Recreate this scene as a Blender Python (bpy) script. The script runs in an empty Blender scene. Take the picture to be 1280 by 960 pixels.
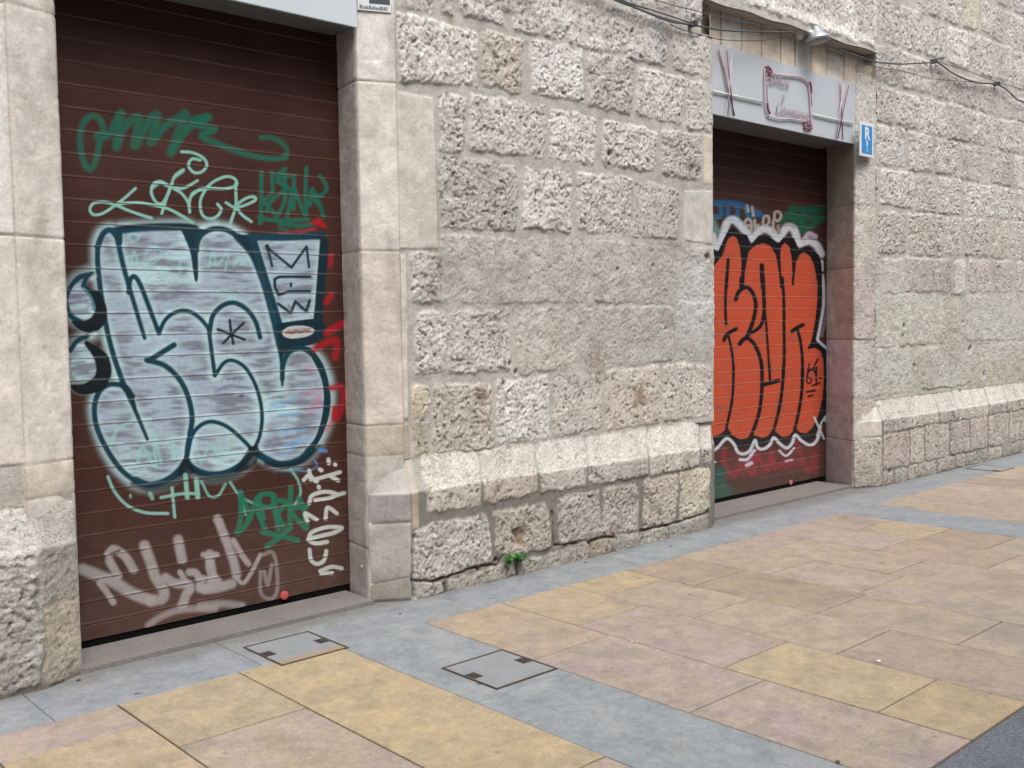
import bpy, math, random
import numpy as np
from mathutils import Matrix, Vector
random.seed(7)
C = bpy.context.scene.collection
SC = bpy.context.scene
# ------------------------------------------------------------------ survey of the place
EYE = 1.5
YAW, PITCH, ROLL, FOC = 7.39352966e-01, -5.89627110e-02, -1.55678125e-02, 1260.84
_f = np.array([math.sin(YAW)*math.cos(PITCH), math.cos(YAW)*math.cos(PITCH), math.sin(PITCH)])
_r = np.array([math.cos(YAW), -math.sin(YAW), 0.0]); _u = np.cross(_r, _f)
_r2 = _r*math.cos(ROLL)+_u*math.sin(ROLL); _u2 = -_r*math.sin(ROLL)+_u*math.cos(ROLL)
def ray(x, y): return _r2*(x-640)/FOC - _u2*(y-480)/FOC + _f
def at(x, y, Y):                       # point of the plane y = Y seen at photo position x, y
    d = ray(x, y); t = Y/d[1]; return (d[0]*t, Y, EYE+d[2]*t)
def wz(x, y, Y=4.45): p = at(x, y, Y); return (p[0], p[2])
def gr(x, y, z=0.0): d = ray(x, y); t = (z-EYE)/d[2]; return (d[0]*t, d[1]*t, z)
def uv_of(X, Y, Z):
    a = X*_r2[0]+Y*_r2[1]+(Z-EYE)*_r2[2]; b = X*_u2[0]+Y*_u2[1]+(Z-EYE)*_u2[2]; c = X*_f[0]+Y*_f[1]+(Z-EYE)*_f[2]
    return 640+FOC*a/c, 480-FOC*b/c

def lin(c): 
    c = np.asarray(c, float)/255.0
    return np.where(c <= .04045, c/12.92, ((c+.055)/1.055)**2.4)
ALB = 0.80
def alb(*c): return lin(c)*ALB
def pav(*c): return lin(c)*.66       # paving is darker than it looks in open daylight
STN = .95
def stn(*c): return lin(c)*STN
# ------------------------------------------------------------------ noise
_rng = np.random.RandomState(11)
_lat = [_rng.rand(256, 256).astype(np.float32) for _ in range(6)]
def vn(x, y, s, seed=0):               # value noise, -1..1
    L = _lat[seed % 6]; x = np.asarray(x)/s+seed*17.3+500; y = np.asarray(y)/s+seed*9.1+500
    xi = np.floor(x).astype(np.int64); yi = np.floor(y).astype(np.int64)
    fx = x-xi; fy = y-yi; fx = fx*fx*(3-2*fx); fy = fy*fy*(3-2*fy)
    a = L[xi & 255, yi & 255]; b = L[(xi+1) & 255, yi & 255]; c = L[xi & 255, (yi+1) & 255]; d = L[(xi+1) & 255, (yi+1) & 255]
    return ((a*(1-fx)+b*fx)*(1-fy)+(c*(1-fx)+d*fx)*fy)*2-1
def fbm(x, y, s, seed=0, o=3):
    r = 0; a = 1; t = 0
    for k in range(o):
        r = r+a*vn(x, y, s/(2.03**k), seed+k); t += a; a *= .55
        x, y = x*.8-y*.6+1.7, x*.6+y*.8+.9
    return r/t
def sst(e0, e1, x): t = np.clip((x-e0)/(e1-e0), 0, 1); return t*t*(3-2*t)

# ------------------------------------------------------------------ objects
def tag(o, label=None, cat=None, group=None, kind=None):
    if label: o['label'] = label
    if cat: o['category'] = cat
    if group: o['group'] = group
    if kind: o['kind'] = kind
    return o
def empty(name, loc=(0, 0, 0)):
    o = bpy.data.objects.new(name, None); C.objects.link(o); o.location = loc; return o
def mesh_obj(name, verts, faces, mat, parent=None, smooth=False, attrs=None, origin=None):
    verts = np.asarray(verts, float)
    if origin is None: origin = np.zeros(3)
    if parent is not None: origin = np.array(parent_world(parent))
    me = bpy.data.meshes.new(name)
    if isinstance(faces, np.ndarray):
        v = (verts-origin).astype(np.float32)
        me.vertices.add(len(v)); me.vertices.foreach_set('co', v.ravel())
        me.loops.add(faces.size); me.loops.foreach_set('vertex_index', faces.ravel().astype(np.int32))
        me.polygons.add(len(faces)); me.polygons.foreach_set('loop_start', np.arange(0, faces.size, faces.shape[1], dtype=np.int32))
        me.update(calc_edges=True)
    else:
        me.from_pydata([tuple(p) for p in (verts-origin)], [], faces); me.update()
    if smooth: me.polygons.foreach_set('use_smooth', np.ones(len(me.polygons), dtype=bool))
    if attrs:
        for k, (dom, arr) in attrs.items():
            arr = np.asarray(arr, np.float32)
            if arr.ndim == 1:
                a = me.attributes.new(k, 'FLOAT', dom); a.data.foreach_set('value', arr)
            else:
                if arr.shape[1] == 3: arr = np.hstack([arr, np.ones((len(arr), 1), np.float32)])
                a = me.attributes.new(k, 'FLOAT_COLOR', dom); a.data.foreach_set('color', arr.ravel())
    me.materials.append(mat)
    o = bpy.data.objects.new(name, me); C.objects.link(o)
    if parent is not None: o.parent = parent
    else: o.location = origin
    return o
def parent_world(o):
    l = np.array(o.location, float)
    while o.parent is not None: o = o.parent; l = l+np.array(o.location, float)
    return l
class MB:                                # collects shapes into one mesh
    def __init__(s): s.v = []; s.f = []
    def add(s, v, f):
        n = len(s.v); s.v += [tuple(p) for p in v]; s.f += [tuple(i+n for i in q) for q in f]; return s
    def box(s, x0, x1, y0, y1, z0, z1, b=0.0):
        import bmesh
        bm = bmesh.new(); bmesh.ops.create_cube(bm, size=1)
        for v in bm.verts: v.co = Vector(((x0+x1)/2+v.co.x*(x1-x0), (y0+y1)/2+v.co.y*(y1-y0), (z0+z1)/2+v.co.z*(z1-z0)))
        if b: bmesh.ops.bevel(bm, geom=list(bm.edges), offset=b, segments=2, affect='EDGES', profile=.5)
        bm.verts.ensure_lookup_table()
        s.add([v.co[:] for v in bm.verts], [[v.index for v in f.verts] for f in bm.faces]); bm.free(); return s
    def tube(s, pts, r, n=8, caps=True):
        pts = [Vector(p) for p in pts]; rs = r if isinstance(r, (list, tuple)) else [r]*len(pts); rings = []
        for i, p in enumerate(pts):
            d = (pts[min(i+1, len(pts)-1)]-pts[max(i-1, 0)]).normalized()
            a = d.orthogonal().normalized() if i == 0 else (a-d*a.dot(d)).normalized()
            b = d.cross(a)
            rings.append([p+a*rs[i]*math.cos(2*math.pi*k/n)+b*rs[i]*math.sin(2*math.pi*k/n) for k in range(n)])
        v = [tuple(q) for r_ in rings for q in r_]; f = []
        for i in range(len(rings)-1):
            for k in range(n): f.append((i*n+k, i*n+(k+1) % n, (i+1)*n+(k+1) % n, (i+1)*n+k))
        if caps: f.append(tuple(range(n))[::-1]); f.append(tuple((len(rings)-1)*n+k for k in range(n)))
        return s.add(v, f)
    def build(s, name, mat, parent=None, smooth=False, origin=None):
        return mesh_obj(name, s.v, s.f, mat, parent, smooth, origin=origin)

# ------------------------------------------------------------------ materials
def new_mat(name):
    m = bpy.data.materials.new(name); m.use_nodes = True; nt = m.node_tree
    return m, nt, nt.nodes['Principled BSDF']
def N(nt, t, **kw):
    n = nt.nodes.new(t)
    for k, v in kw.items():
        if k in ('inputs',):
            for a, b in v.items(): n.inputs[a].default_value = b
        else: setattr(n, k, v)
    return n
def noise(nt, vec, scale, detail=4, rough=.6):
    n = N(nt, 'ShaderNodeTexNoise'); n.inputs['Scale'].default_value = scale; n.inputs['Detail'].default_value = detail
    n.inputs['Roughness'].default_value = rough; nt.links.new(vec, n.inputs['Vector']); return n.outputs['Fac']
def ramp(nt, fac, stops):
    r = N(nt, 'ShaderNodeValToRGB'); el = r.color_ramp.elements
    while len(el) < len(stops): el.new(.5)
    for e, (p, c) in zip(el, stops): e.position = p; e.color = (*c, 1) if len(c) == 3 else c
    nt.links.new(fac, r.inputs[0]); return r.outputs[0]
def mixc(nt, fac, a, b, mode='MIX'):
    m = N(nt, 'ShaderNodeMix', data_type='RGBA', blend_type=mode)
    for i, v in ((0, fac), (6, a), (7, b)):
        if hasattr(v, 'node'): nt.links.new(v, m.inputs[i])
        else: m.inputs[i].default_value = v if i == 0 else (*v, 1)
    return m.outputs[2]
def bump(nt, bsdf, h, dist, strength=1.0, prev=None):
    b = N(nt, 'ShaderNodeBump'); b.inputs['Distance'].default_value = dist; b.inputs['Strength'].default_value = strength
    nt.links.new(h, b.inputs['Height'])
    if prev is not None: nt.links.new(prev, b.inputs['Normal'])
    nt.links.new(b.outputs[0], bsdf.inputs['Normal']); return b.outputs[0]
def geo(nt): return N(nt, 'ShaderNodeNewGeometry').outputs['Position']
def vecscale(nt, vec, s):
    m = N(nt, 'ShaderNodeVectorMath', operation='MULTIPLY'); nt.links.new(vec, m.inputs[0]); m.inputs[1].default_value = s; return m.outputs[0]
def stone_material(name, speck=1.0, rough_bump=1.0):
    m, nt, b = new_mat(name); P = geo(nt)
    a = N(nt, 'ShaderNodeAttribute', attribute_name='col').outputs['Color']
    ra = N(nt, 'ShaderNodeAttribute', attribute_name='rgh').outputs['Fac']
    n1 = noise(nt, P, 9, 5, .65); n2 = noise(nt, P, 72, 6, .68); n3 = noise(nt, P, 190, 3, .65)
    c = mixc(nt, 1.0, a, ramp(nt, n1, [(.3, (.80, .79, .77)), (.7, (1.14, 1.14, 1.14))]), 'MULTIPLY')
    c = mixc(nt, 1.0, c, ramp(nt, n2, [(.3, (.90, .895, .89)), (.5, (1, 1, 1)), (.72, (1.05, 1.05, 1.04))]), 'MULTIPLY')
    c = mixc(nt, ra, c, mixc(nt, 1.0, c, ramp(nt, n2, [(.28, (.62, .60, .58)), (.46, (.98, .98, .98)), (.70, (1.22, 1.22, 1.22))]), 'MULTIPLY'))
    # small dirty pores
    pm = N(nt, 'ShaderNodeMath', operation='MULTIPLY'); n5 = noise(nt, P, 105, 2, .5); pores = ramp(nt, n5, [(.30, (1, 1, 1)), (.38, (0, 0, 0))])
    nt.links.new(pores, pm.inputs[0]); nt.links.new(ra, pm.inputs[1])
    pm2 = N(nt, 'ShaderNodeMath', operation='MULTIPLY'); nt.links.new(pm.outputs[0], pm2.inputs[0]); pm2.inputs[1].default_value = .55*speck
    c = mixc(nt, pm2.outputs[0], c, tuple(alb(100, 92, 84)))
    nt.links.new(c, b.inputs['Base Color']); b.inputs['Roughness'].default_value = .92; b.inputs['Specular IOR Level'].default_value = .25
    mul = N(nt, 'ShaderNodeMath', operation='MULTIPLY_ADD'); nt.links.new(ra, mul.inputs[0]); mul.inputs[1].default_value = .85*rough_bump; mul.inputs[2].default_value = .15
    bb = N(nt, 'ShaderNodeBump'); bb.inputs['Distance'].default_value = .009; nt.links.new(n2, bb.inputs['Height']); nt.links.new(mul.outputs[0], bb.inputs['Strength'])
    b2 = N(nt, 'ShaderNodeBump'); b2.inputs['Distance'].default_value = .005; nt.links.new(n3, b2.inputs['Height']); nt.links.new(mul.outputs[0], b2.inputs['Strength'])
    nt.links.new(bb.outputs[0], b2.inputs['Normal']); nt.links.new(b2.outputs[0], b.inputs['Normal'])
    return m
M_STONE = stone_material('limestone')
def simple(name, col, rough=.6, metal=0.0, nscale=0, namp=.15, bmp=0.0, spec=.5):
    m, nt, b = new_mat(name); b.inputs['Roughness'].default_value = rough; b.inputs['Metallic'].default_value = metal
    b.inputs['Specular IOR Level'].default_value = spec
    if nscale:
        P = geo(nt); n = noise(nt, P, nscale, 5, .65)
        c = mixc(nt, 1.0, tuple(col), ramp(nt, n, [(.3, (1-namp,)*3), (.7, (1+namp,)*3)]), 'MULTIPLY')
        nt.links.new(c, b.inputs['Base Color'])
        if bmp: bump(nt, b, n, bmp)
    else: b.inputs['Base Color'].default_value = (*col, 1)
    return m

# ------------------------------------------------------------------ masonry
TINT = {'w': (208, 204, 197), 'W': (222, 219, 212), 'g': (190, 186, 178), 'p': (190, 180, 172), 'y': (208, 198, 176), 's': (212, 206, 198), 't': (200, 193, 184),
        'd': (172, 160, 143), 'P': (184, 172, 166), 'k': (180, 177, 170), 'c': (188, 183, 175), 'T': (204, 190, 172)}
MORT = stn(180, 176, 169)
STY = {'r': (.011, .0095, 1.0, .016), 'm': (.009, .0055, .75, .012), 's': (.007, .0012, .12, .005), 'f': (.006, .0042, .75, .012)}
# style: how far the block stands out, its relief, its roughness, edge softness
def masonry(S, Z, blocks, mort=MORT, seed=0, relief=1.0):
    """height above the mortar bed and colour for every point of a wall sheet"""
    H = vn(S, Z, .05, seed)*.0022+vn(S, Z, .012, seed+1)*.0008; R = np.full(S.shape, .35)
    COL = np.empty(S.shape+(3,)); COL[:] = mort
    COL *= (1+.09*fbm(S, Z, .25, seed+2))[..., None]
    wx = vn(S, Z, .09, 3)*.011+vn(S, Z, .03, 4)*.005; wy = vn(S, Z, .09, 5)*.011+vn(S, Z, .03, 2)*.005
    wxs = vn(S, Z, .2, 3)*.002; wys = vn(S, Z, .2, 5)*.002
    s1 = S[:, 0] if S.ndim == 2 else S; z1 = Z[0, :]
    big = fbm(S, Z, .075, 1, 2); mid = fbm(S, Z, .032, 4, 2); fin = vn(S*.8-Z*.6, S*.6+Z*.8, .014, 2); pit = vn(S, Z, .022, 0)+.5*vn(S, Z, .05, 5)
    rg = np.random.RandomState(seed+5); nA = fbm(S, Z, .055, 3, 2); nB = vn(S*.8+Z*.6, Z*.8-S*.6, .022, 1)
    for q, st, tn in blocks:
        q = np.array(q, float); hgt, amp, rr, ed = STY[st]
        i0, i1 = np.searchsorted(s1, [q[:, 0].min()-.03, q[:, 0].max()+.03]); j0, j1 = np.searchsorted(z1, [q[:, 1].min()-.03, q[:, 1].max()+.03])
        if i1 <= i0 or j1 <= j0: continue
        sl = (slice(i0, i1), slice(j0, j1)); hard = st == 's'
        x = S[sl]+(wxs if hard else wx)[sl]; y = Z[sl]+(wys if hard else wy)[sl]
        cen = q.mean(0); d = None; kk = .012 if not hard else .003
        for a in range(len(q)):
            p, r = q[a], q[(a+1) % len(q)]; e = r-p; L = np.hypot(*e)
            if L < 1e-6: continue
            n = np.array([-e[1], e[0]])/L
            if (cen-p) @ n < 0: n = -n
            dd = (x-p[0])*n[0]+(y-p[1])*n[1]
            d = dd if d is None else -kk*np.log(np.exp(np.clip(-d/kk, -60, 60))+np.exp(np.clip(-dd/kk, -60, 60)))
        d = d+((.011+.007*nA[sl]+.005*nB[sl]) if not hard else .001)
        m = sst(-ed*.4, ed, d); rnd = rg.uniform(-1, 1, 6)
        rel = big[sl]*amp*.75+mid[sl]*amp*.40+fin[sl]*amp*.46-amp*1.0*sst(.55, .95, pit[sl])
        dome = (1-np.exp(-np.clip(d, 0, 1)/.02))*hgt*.3
        tilt = ((x-cen[0])*rnd[0]+(y-cen[1])*rnd[1])*.02 if not hard else 0
        h = m*(hgt*(.75+.3*rnd[2]*(0 if hard else 1))+relief*rel+dome+tilt)
        t = lin(TINT[tn])*STN if isinstance(tn, str) else lin(tn)*STN
        t = (t*.72+lin((203, 199, 191))*STN*.28 if not hard else t)*(1+.05*rnd[3])*np.array([1+.015*rnd[4], 1, 1-.025*rnd[4]])
        cc = t*(1+.10*big[sl]+.07*mid[sl])[..., None]
        if not hard:       # crumbled pores
            pk_ = sst(.50, .78, vn(S[sl]*.8-Z[sl]*.6, S[sl]*.6+Z[sl]*.8, .017, 5)+.45*mid[sl])*(.5 if st == 'f' else 1)
            h = h-.0065*pk_*m; cc = cc*(1-.52*pk_[..., None])
        H[sl] = H[sl]*(1-m)+h; COL[sl] = COL[sl]*(1-m[..., None])+cc*m[..., None]; R[sl] = R[sl]*(1-m)+rr*m
    return H, COL, R
def grid_faces(ni, nj, keep=None, flip=False):
    i, j = np.meshgrid(np.arange(ni-1), np.arange(nj-1), indexing='ij')
    if keep is not None: i = i[keep]; j = j[keep]
    i = i.ravel(); j = j.ravel(); a = i*nj+j
    f = np.stack([a, a+nj, a+nj+1, a+1], 1)
    return f[:, ::-1].copy() if flip else f
def path_sheet(name, path, zs, step, blocks, parent, seed=0, relief=1.0, path2=None, kz=None, post=None, mat=None, s0=0.0, mort=MORT):
    """stone sheet that follows a plan path (list of x, y), optionally easing into path2 with height"""
    P = np.array(path, float); seg = np.hypot(*np.diff(P, axis=0).T); cum = np.concatenate([[0], np.cumsum(seg)])
    ss = []
    for k in range(len(seg)):
        n = max(1, int(round(seg[k]/step[k] if isinstance(step, (list, tuple)) else seg[k]/step)))
        ss += list(cum[k]+seg[k]*np.arange(n)/n)
    ss = np.array(ss+[cum[-1]])
    def ev(Q): return np.stack([np.interp(ss, cum, Q[:, 0]), np.interp(ss, cum, Q[:, 1])], 1)
    B = ev(P); T = np.gradient(B, axis=0); T /= np.hypot(T[:, 0], T[:, 1])[:, None]; NN = np.stack([T[:, 1], -T[:, 0]], 1)
    S, Z = np.meshgrid(ss+s0, zs, indexing='ij')
    H, COL, R = masonry(S, Z, blocks, seed=seed, relief=relief, mort=mort)
    base = np.repeat(B[:, None, :], len(zs), 1)
    if path2 is not None:
        B2 = ev(np.array(path2, float)); k = kz(zs)[None, :, None]; base = base*(1-k)+B2[:, None, :]*k
    if post: H, COL, R = post(base[..., 0], Z, H, COL, R)
    X = base[..., 0]+NN[:, None, 0]*H; Y = base[..., 1]+NN[:, None, 1]*H
    V = np.stack([X, Y, Z], -1).reshape(-1, 3)
    return mesh_obj(name, V, grid_faces(len(ss), len(zs)), mat or M_STONE, parent, True, {'col': ('POINT', COL.reshape(-1, 3)), 'rgh': ('POINT', R.ravel())})

def Q(*p, st='r', tn='w', Y=4.44): return ([wz(x, y, Y) for x, y in p], st, tn)
def rows(lst, st='r', tn='w', Y=4.44):
    out = []
    for b in lst:
        if isinstance(b[-1], str): s_, t_ = (b[-1][0], b[-1][1]); b = b[:-1]
        else: s_, t_ = st, tn
        out.append(Q(*b, st=s_, tn=t_, Y=Y))
    return out
BL = []
BL += rows([   # top and first course between the doors
 ((497,-30),(541,-20),(543,16),(506,8),'mk'), ((552,-20),(566,-16),(568,16),(553,11)), ((578,-20),(631,-14),(628,30),(580,15),'rW'),
 ((641,-25),(706,-16),(706,49),(644,35),'rW'), ((714,-22),(774,-8),(776,66),(713,55),'rW'), ((783,12),(835,26),(834,82),(785,72)),
 ((842,36),(885,47),(885,97),(843,84),'mt'), ((800,-40),(850,-28),(850,14),(803,2)), ((857,-20),(872,-15),(880,28),(858,22)),
 ((497,16),(597,38),(598,106),(503,100),'rW'), ((604,40),(655,50),(651,116),(607,104),'rp'), ((665,50),(729,62),(731,126),(667,116),'rW'),
 ((737,65),(793,77),(790,140),(738,130),'rg'), ((800,85),(857,97),(852,155),(798,141),'rW'), ((860,100),(887,105),(887,165),(861,160),'mg')])
BL += rows([   # second course
 ((487,112),(544,121),(549,311),(490,311),'st'), ((552,118),(583,121),(582,185),(552,188)), ((589,118),(685,132),(683,197),(590,186)),
 ((690,137),(746,148),(744,205),(690,196),'rW'), ((755,150),(821,163),(821,213),(757,207)), ((829,163),(874,170),(872,224),(830,216),'rg'),
 ((877,168),(888,170),(888,231),(877,230),'sT')])
BL += rows([
 ((553,193),(647,210),(647,286),(554,285),'rg'), ((660,211),(715,218),(715,289),(657,283),'rW'), ((723,216),(792,224),(787,293),(725,288)),
 ((797,226),(849,238),(847,297),(793,295),'mg'), ((857,238),(888,239),(888,306),(857,300),'sg'),
 ((513,318),(552,318),(550,376),(518,377)), ((556,295),(621,300),(611,377),(560,375),'fk'), ((626,299),(738,301),(735,376),(628,378),'fg'),
 ((745,302),(850,309),(850,378),(745,376),'fk'), ((857,311),(888,313),(888,368),(857,368),'fk'),
 ((523,391),(559,391),(559,462),(521,465)), ((564,391),(637,388),(637,464),(564,465),'rw'), ((646,390),(722,386),(720,460),(651,466),'fg'),
 ((728,386),(841,384),(842,451),(728,460),'fk'), ((848,380),(888,378),(888,447),(850,450),'fk'),
 ((516,482),(536,484),(535,523),(517,523),'my'), ((520,529),(537,527),(537,568),(521,568),'md'), ((545,481),(612,483),(619,561),(544,565),'rp'),
 ((622,479),(688,472),(688,547),(624,553),'rW'), ((694,471),(752,467),(753,533),(695,546),'mc'), ((760,465),(826,460),(826,528),(760,537),'mp'),
 ((832,458),(888,457),(886,518),(832,527),'mp'),
 ((499,319),(509,319),(513,524),(504,525),'st'), ((503,531),(513,531),(514,580),(505,580),'sd')])
BL += rows([   # wall to the right of the second door
 ((1146,-35),(1177,-28),(1177,21),(1148,14)), ((1180,-28),(1203,-20),(1202,31),(1181,24)), ((1206,-20),(1225,-12),(1223,36),(1206,33),'my'),
 ((1229,2),(1255,13),(1254,52),(1229,38)), ((1258,14),(1284,26),(1284,66),(1258,53)), ((1249,-30),(1267,-22),(1267,9),(1249,3)), ((1270,-28),(1295,-20),(1295,22),(1270,13)),
 ((1063,-30),(1098,-20),(1098,48),(1063,38),'rW'), ((1101,-18),(1125,-8),(1125,57),(1101,48)), ((1128,6),(1153,18),(1154,64),(1128,57)),
 ((1157,20),(1183,32),(1181,74),(1156,65)), ((1186,33),(1211,41),(1211,86),(1186,76),'rW'), ((1214,42),(1241,52),(1241,96),(1214,86)),
 ((1244,54),(1266,61),(1265,104),(1244,96)), ((1269,64),(1292,72),(1292,114),(1269,108)),
 ((1093,57),(1127,62),(1127,108),(1093,99),'rg'), ((1130,66),(1164,77),(1164,116),(1130,109)), ((1167,79),(1191,89),(1191,125),(1167,118),'rg'),
 ((1194,92),(1223,101),(1222,134),(1194,125),'rg'), ((1226,104),(1250,110),(1249,143),(1226,136),'mg'), ((1253,111),(1271,118),(1270,148),(1253,145),'mg'), ((1274,122),(1296,128),(1296,156),(1274,150)),
 ((1068,100),(1079,103),(1079,150),(1068,148),'mg'), ((1082,103),(1119,112),(1118,155),(1082,146),'rp'), ((1122,115),(1150,122),(1149,160),(1122,154)),
 ((1153,122),(1184,129),(1184,169),(1153,165),'rW'), ((1187,129),(1215,138),(1215,176),(1187,172),'rg'), ((1218,141),(1247,147),(1246,184),(1218,178)),
 ((1249,150),(1278,154),(1277,191),(1250,186)), ((1281,155),(1300,158),(1300,195),(1281,192)),
 ((1098,157),(1133,162),(1132,209),(1098,204)), ((1138,165),(1168,171),(1167,215),(1138,212)), ((1171,172),(1200,180),(1199,220),(1171,215)),
 ((1203,182),(1237,188),(1235,226),(1203,223),'mg'), ((1240,188),(1266,194),(1265,232),(1240,227),'rg'), ((1269,195),(1294,200),(1294,238),(1269,233),'mw'),
 ((1067,207),(1099,210),(1097,251),(1067,252),'rg'), ((1103,212),(1144,218),(1142,260),(1103,253)), ((1147,220),(1172,223),(1171,265),(1147,263),'rg'), ((1175,223),(1203,226),(1201,268),(1175,266)),
 ((1207,229),(1243,234),(1243,270),(1207,268)), ((1246,234),(1271,238),(1271,274),(1246,272)), ((1274,238),(1298,241),(1298,277),(1274,274)),
 ((1067,260),(1094,262),(1094,313),(1067,312),'mg'), ((1099,266),(1134,268),(1134,315),(1099,315),'rp'), ((1138,268),(1180,270),(1180,320),(1138,317),'rg'), ((1184,272),(1203,274),(1203,318),(1184,320)),
 ((1207,274),(1237,276),(1237,320),(1207,318),'rg'), ((1240,276),(1261,278),(1261,322),(1240,321),'mp'), ((1264,278),(1294,280),(1294,325),(1264,323),'mp'),
 ((1069,321),(1102,322),(1102,358),(1069,358),'mP'), ((1106,324),(1130,324),(1130,366),(1106,366),'fg'), ((1134,323),(1190,326),(1190,364),(1134,364),'mP'), ((1195,326),(1208,326),(1208,366),(1195,366),'mw'),
 ((1212,326),(1240,327),(1240,364),(1212,364),'mP'), ((1244,327),(1268,329),(1268,364),(1244,364),'mP'), ((1272,329),(1300,330),(1300,364),(1272,364),'mp'),
 ((1069,366),(1120,368),(1120,432),(1069,434),'fk'), ((1124,368),(1205,370),(1205,426),(1124,431),'fk'), ((1209,370),(1300,372),(1300,422),(1209,425),'fk'),
 ((1069,440),(1150,436),(1150,488),(1069,495),'fk'), ((1154,436),(1238,430),(1238,478),(1154,486),'fk'), ((1242,430),(1300,427),(1300,472),(1242,477),'fk')])
def courses(x0, x1, z0, z1, h, w, st='r', tn='wWg', seed=1):
    rg = random.Random(seed); z = z0; out = []
    while z < z1-.05:
        hh = min(h*rg.uniform(.85, 1.15), z1-z)
        if z1-z-hh < .12: hh = z1-z
        x = x0
        while x < x1-.03:
            ww = w*rg.uniform(.6, 1.35)
            if x1-x-ww < .15: ww = x1-x
            j = lambda: rg.uniform(-.008, .008)
            out.append(([(x+.014+j(), z+.012+j()), (x+ww-.014+j(), z+.012+j()), (x+ww-.014+j(), z+hh-.012+j()), (x+.014+j(), z+hh-.012+j())], st, rg.choice(tn)))
            x += ww
        z += hh
    return out
BL += courses(11.86, 16.2, .80, 5.3, .30, .42, seed=3)
BL += courses(8.9, 11.86, 5.02, 5.3, .28, .4, seed=4)
BL += courses(5.86, 8.36, 3.84, 5.3, .36, .42, tn='wWW', seed=5)
BL += courses(3.27, 5.86, 3.86, 5.3, .32, .45, seed=6)
BL += courses(3.27, 5.35, 3.32, 3.86, .27, .5, seed=9)
BL += courses(-3, 3.25, 3.62, 5.3, .34, .5, seed=7)
BL += courses(-3, .55, .80, 3.62, .33, .5, seed=8)
# dressed stones of the left pier
jz = [wz(40, 12, 4.47)[1], wz(40, 295, 4.47)[1], wz(30, 580, 4.47)[1], .80]
BL += [([(.98, jz[1]+.004), (1.31, jz[1]+.004), (1.31, jz[0]-.004), (.98, jz[0]-.004)], 's', 's'), ([(.98, jz[2]+.004), (1.31, jz[2]+.004), (1.31, jz[1]-.004), (.98, jz[1]-.004)], 's', 's'),
       ([(.98, jz[0]+.004), (1.31, jz[0]+.004), (1.31, 3.6), (.98, 3.6)], 's', 's'), ([(.57, .83), (.97, .83), (.97, 1.35), (.57, 1.35)], 'm', 's'), ([(.57, 1.37), (.97, 1.37), (.97, 2.2), (.57, 2.2)], 's', 't'), ([(.57, 2.22), (.97, 2.22), (.97, 3.6), (.57, 3.6)], 's', 's')]

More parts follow.
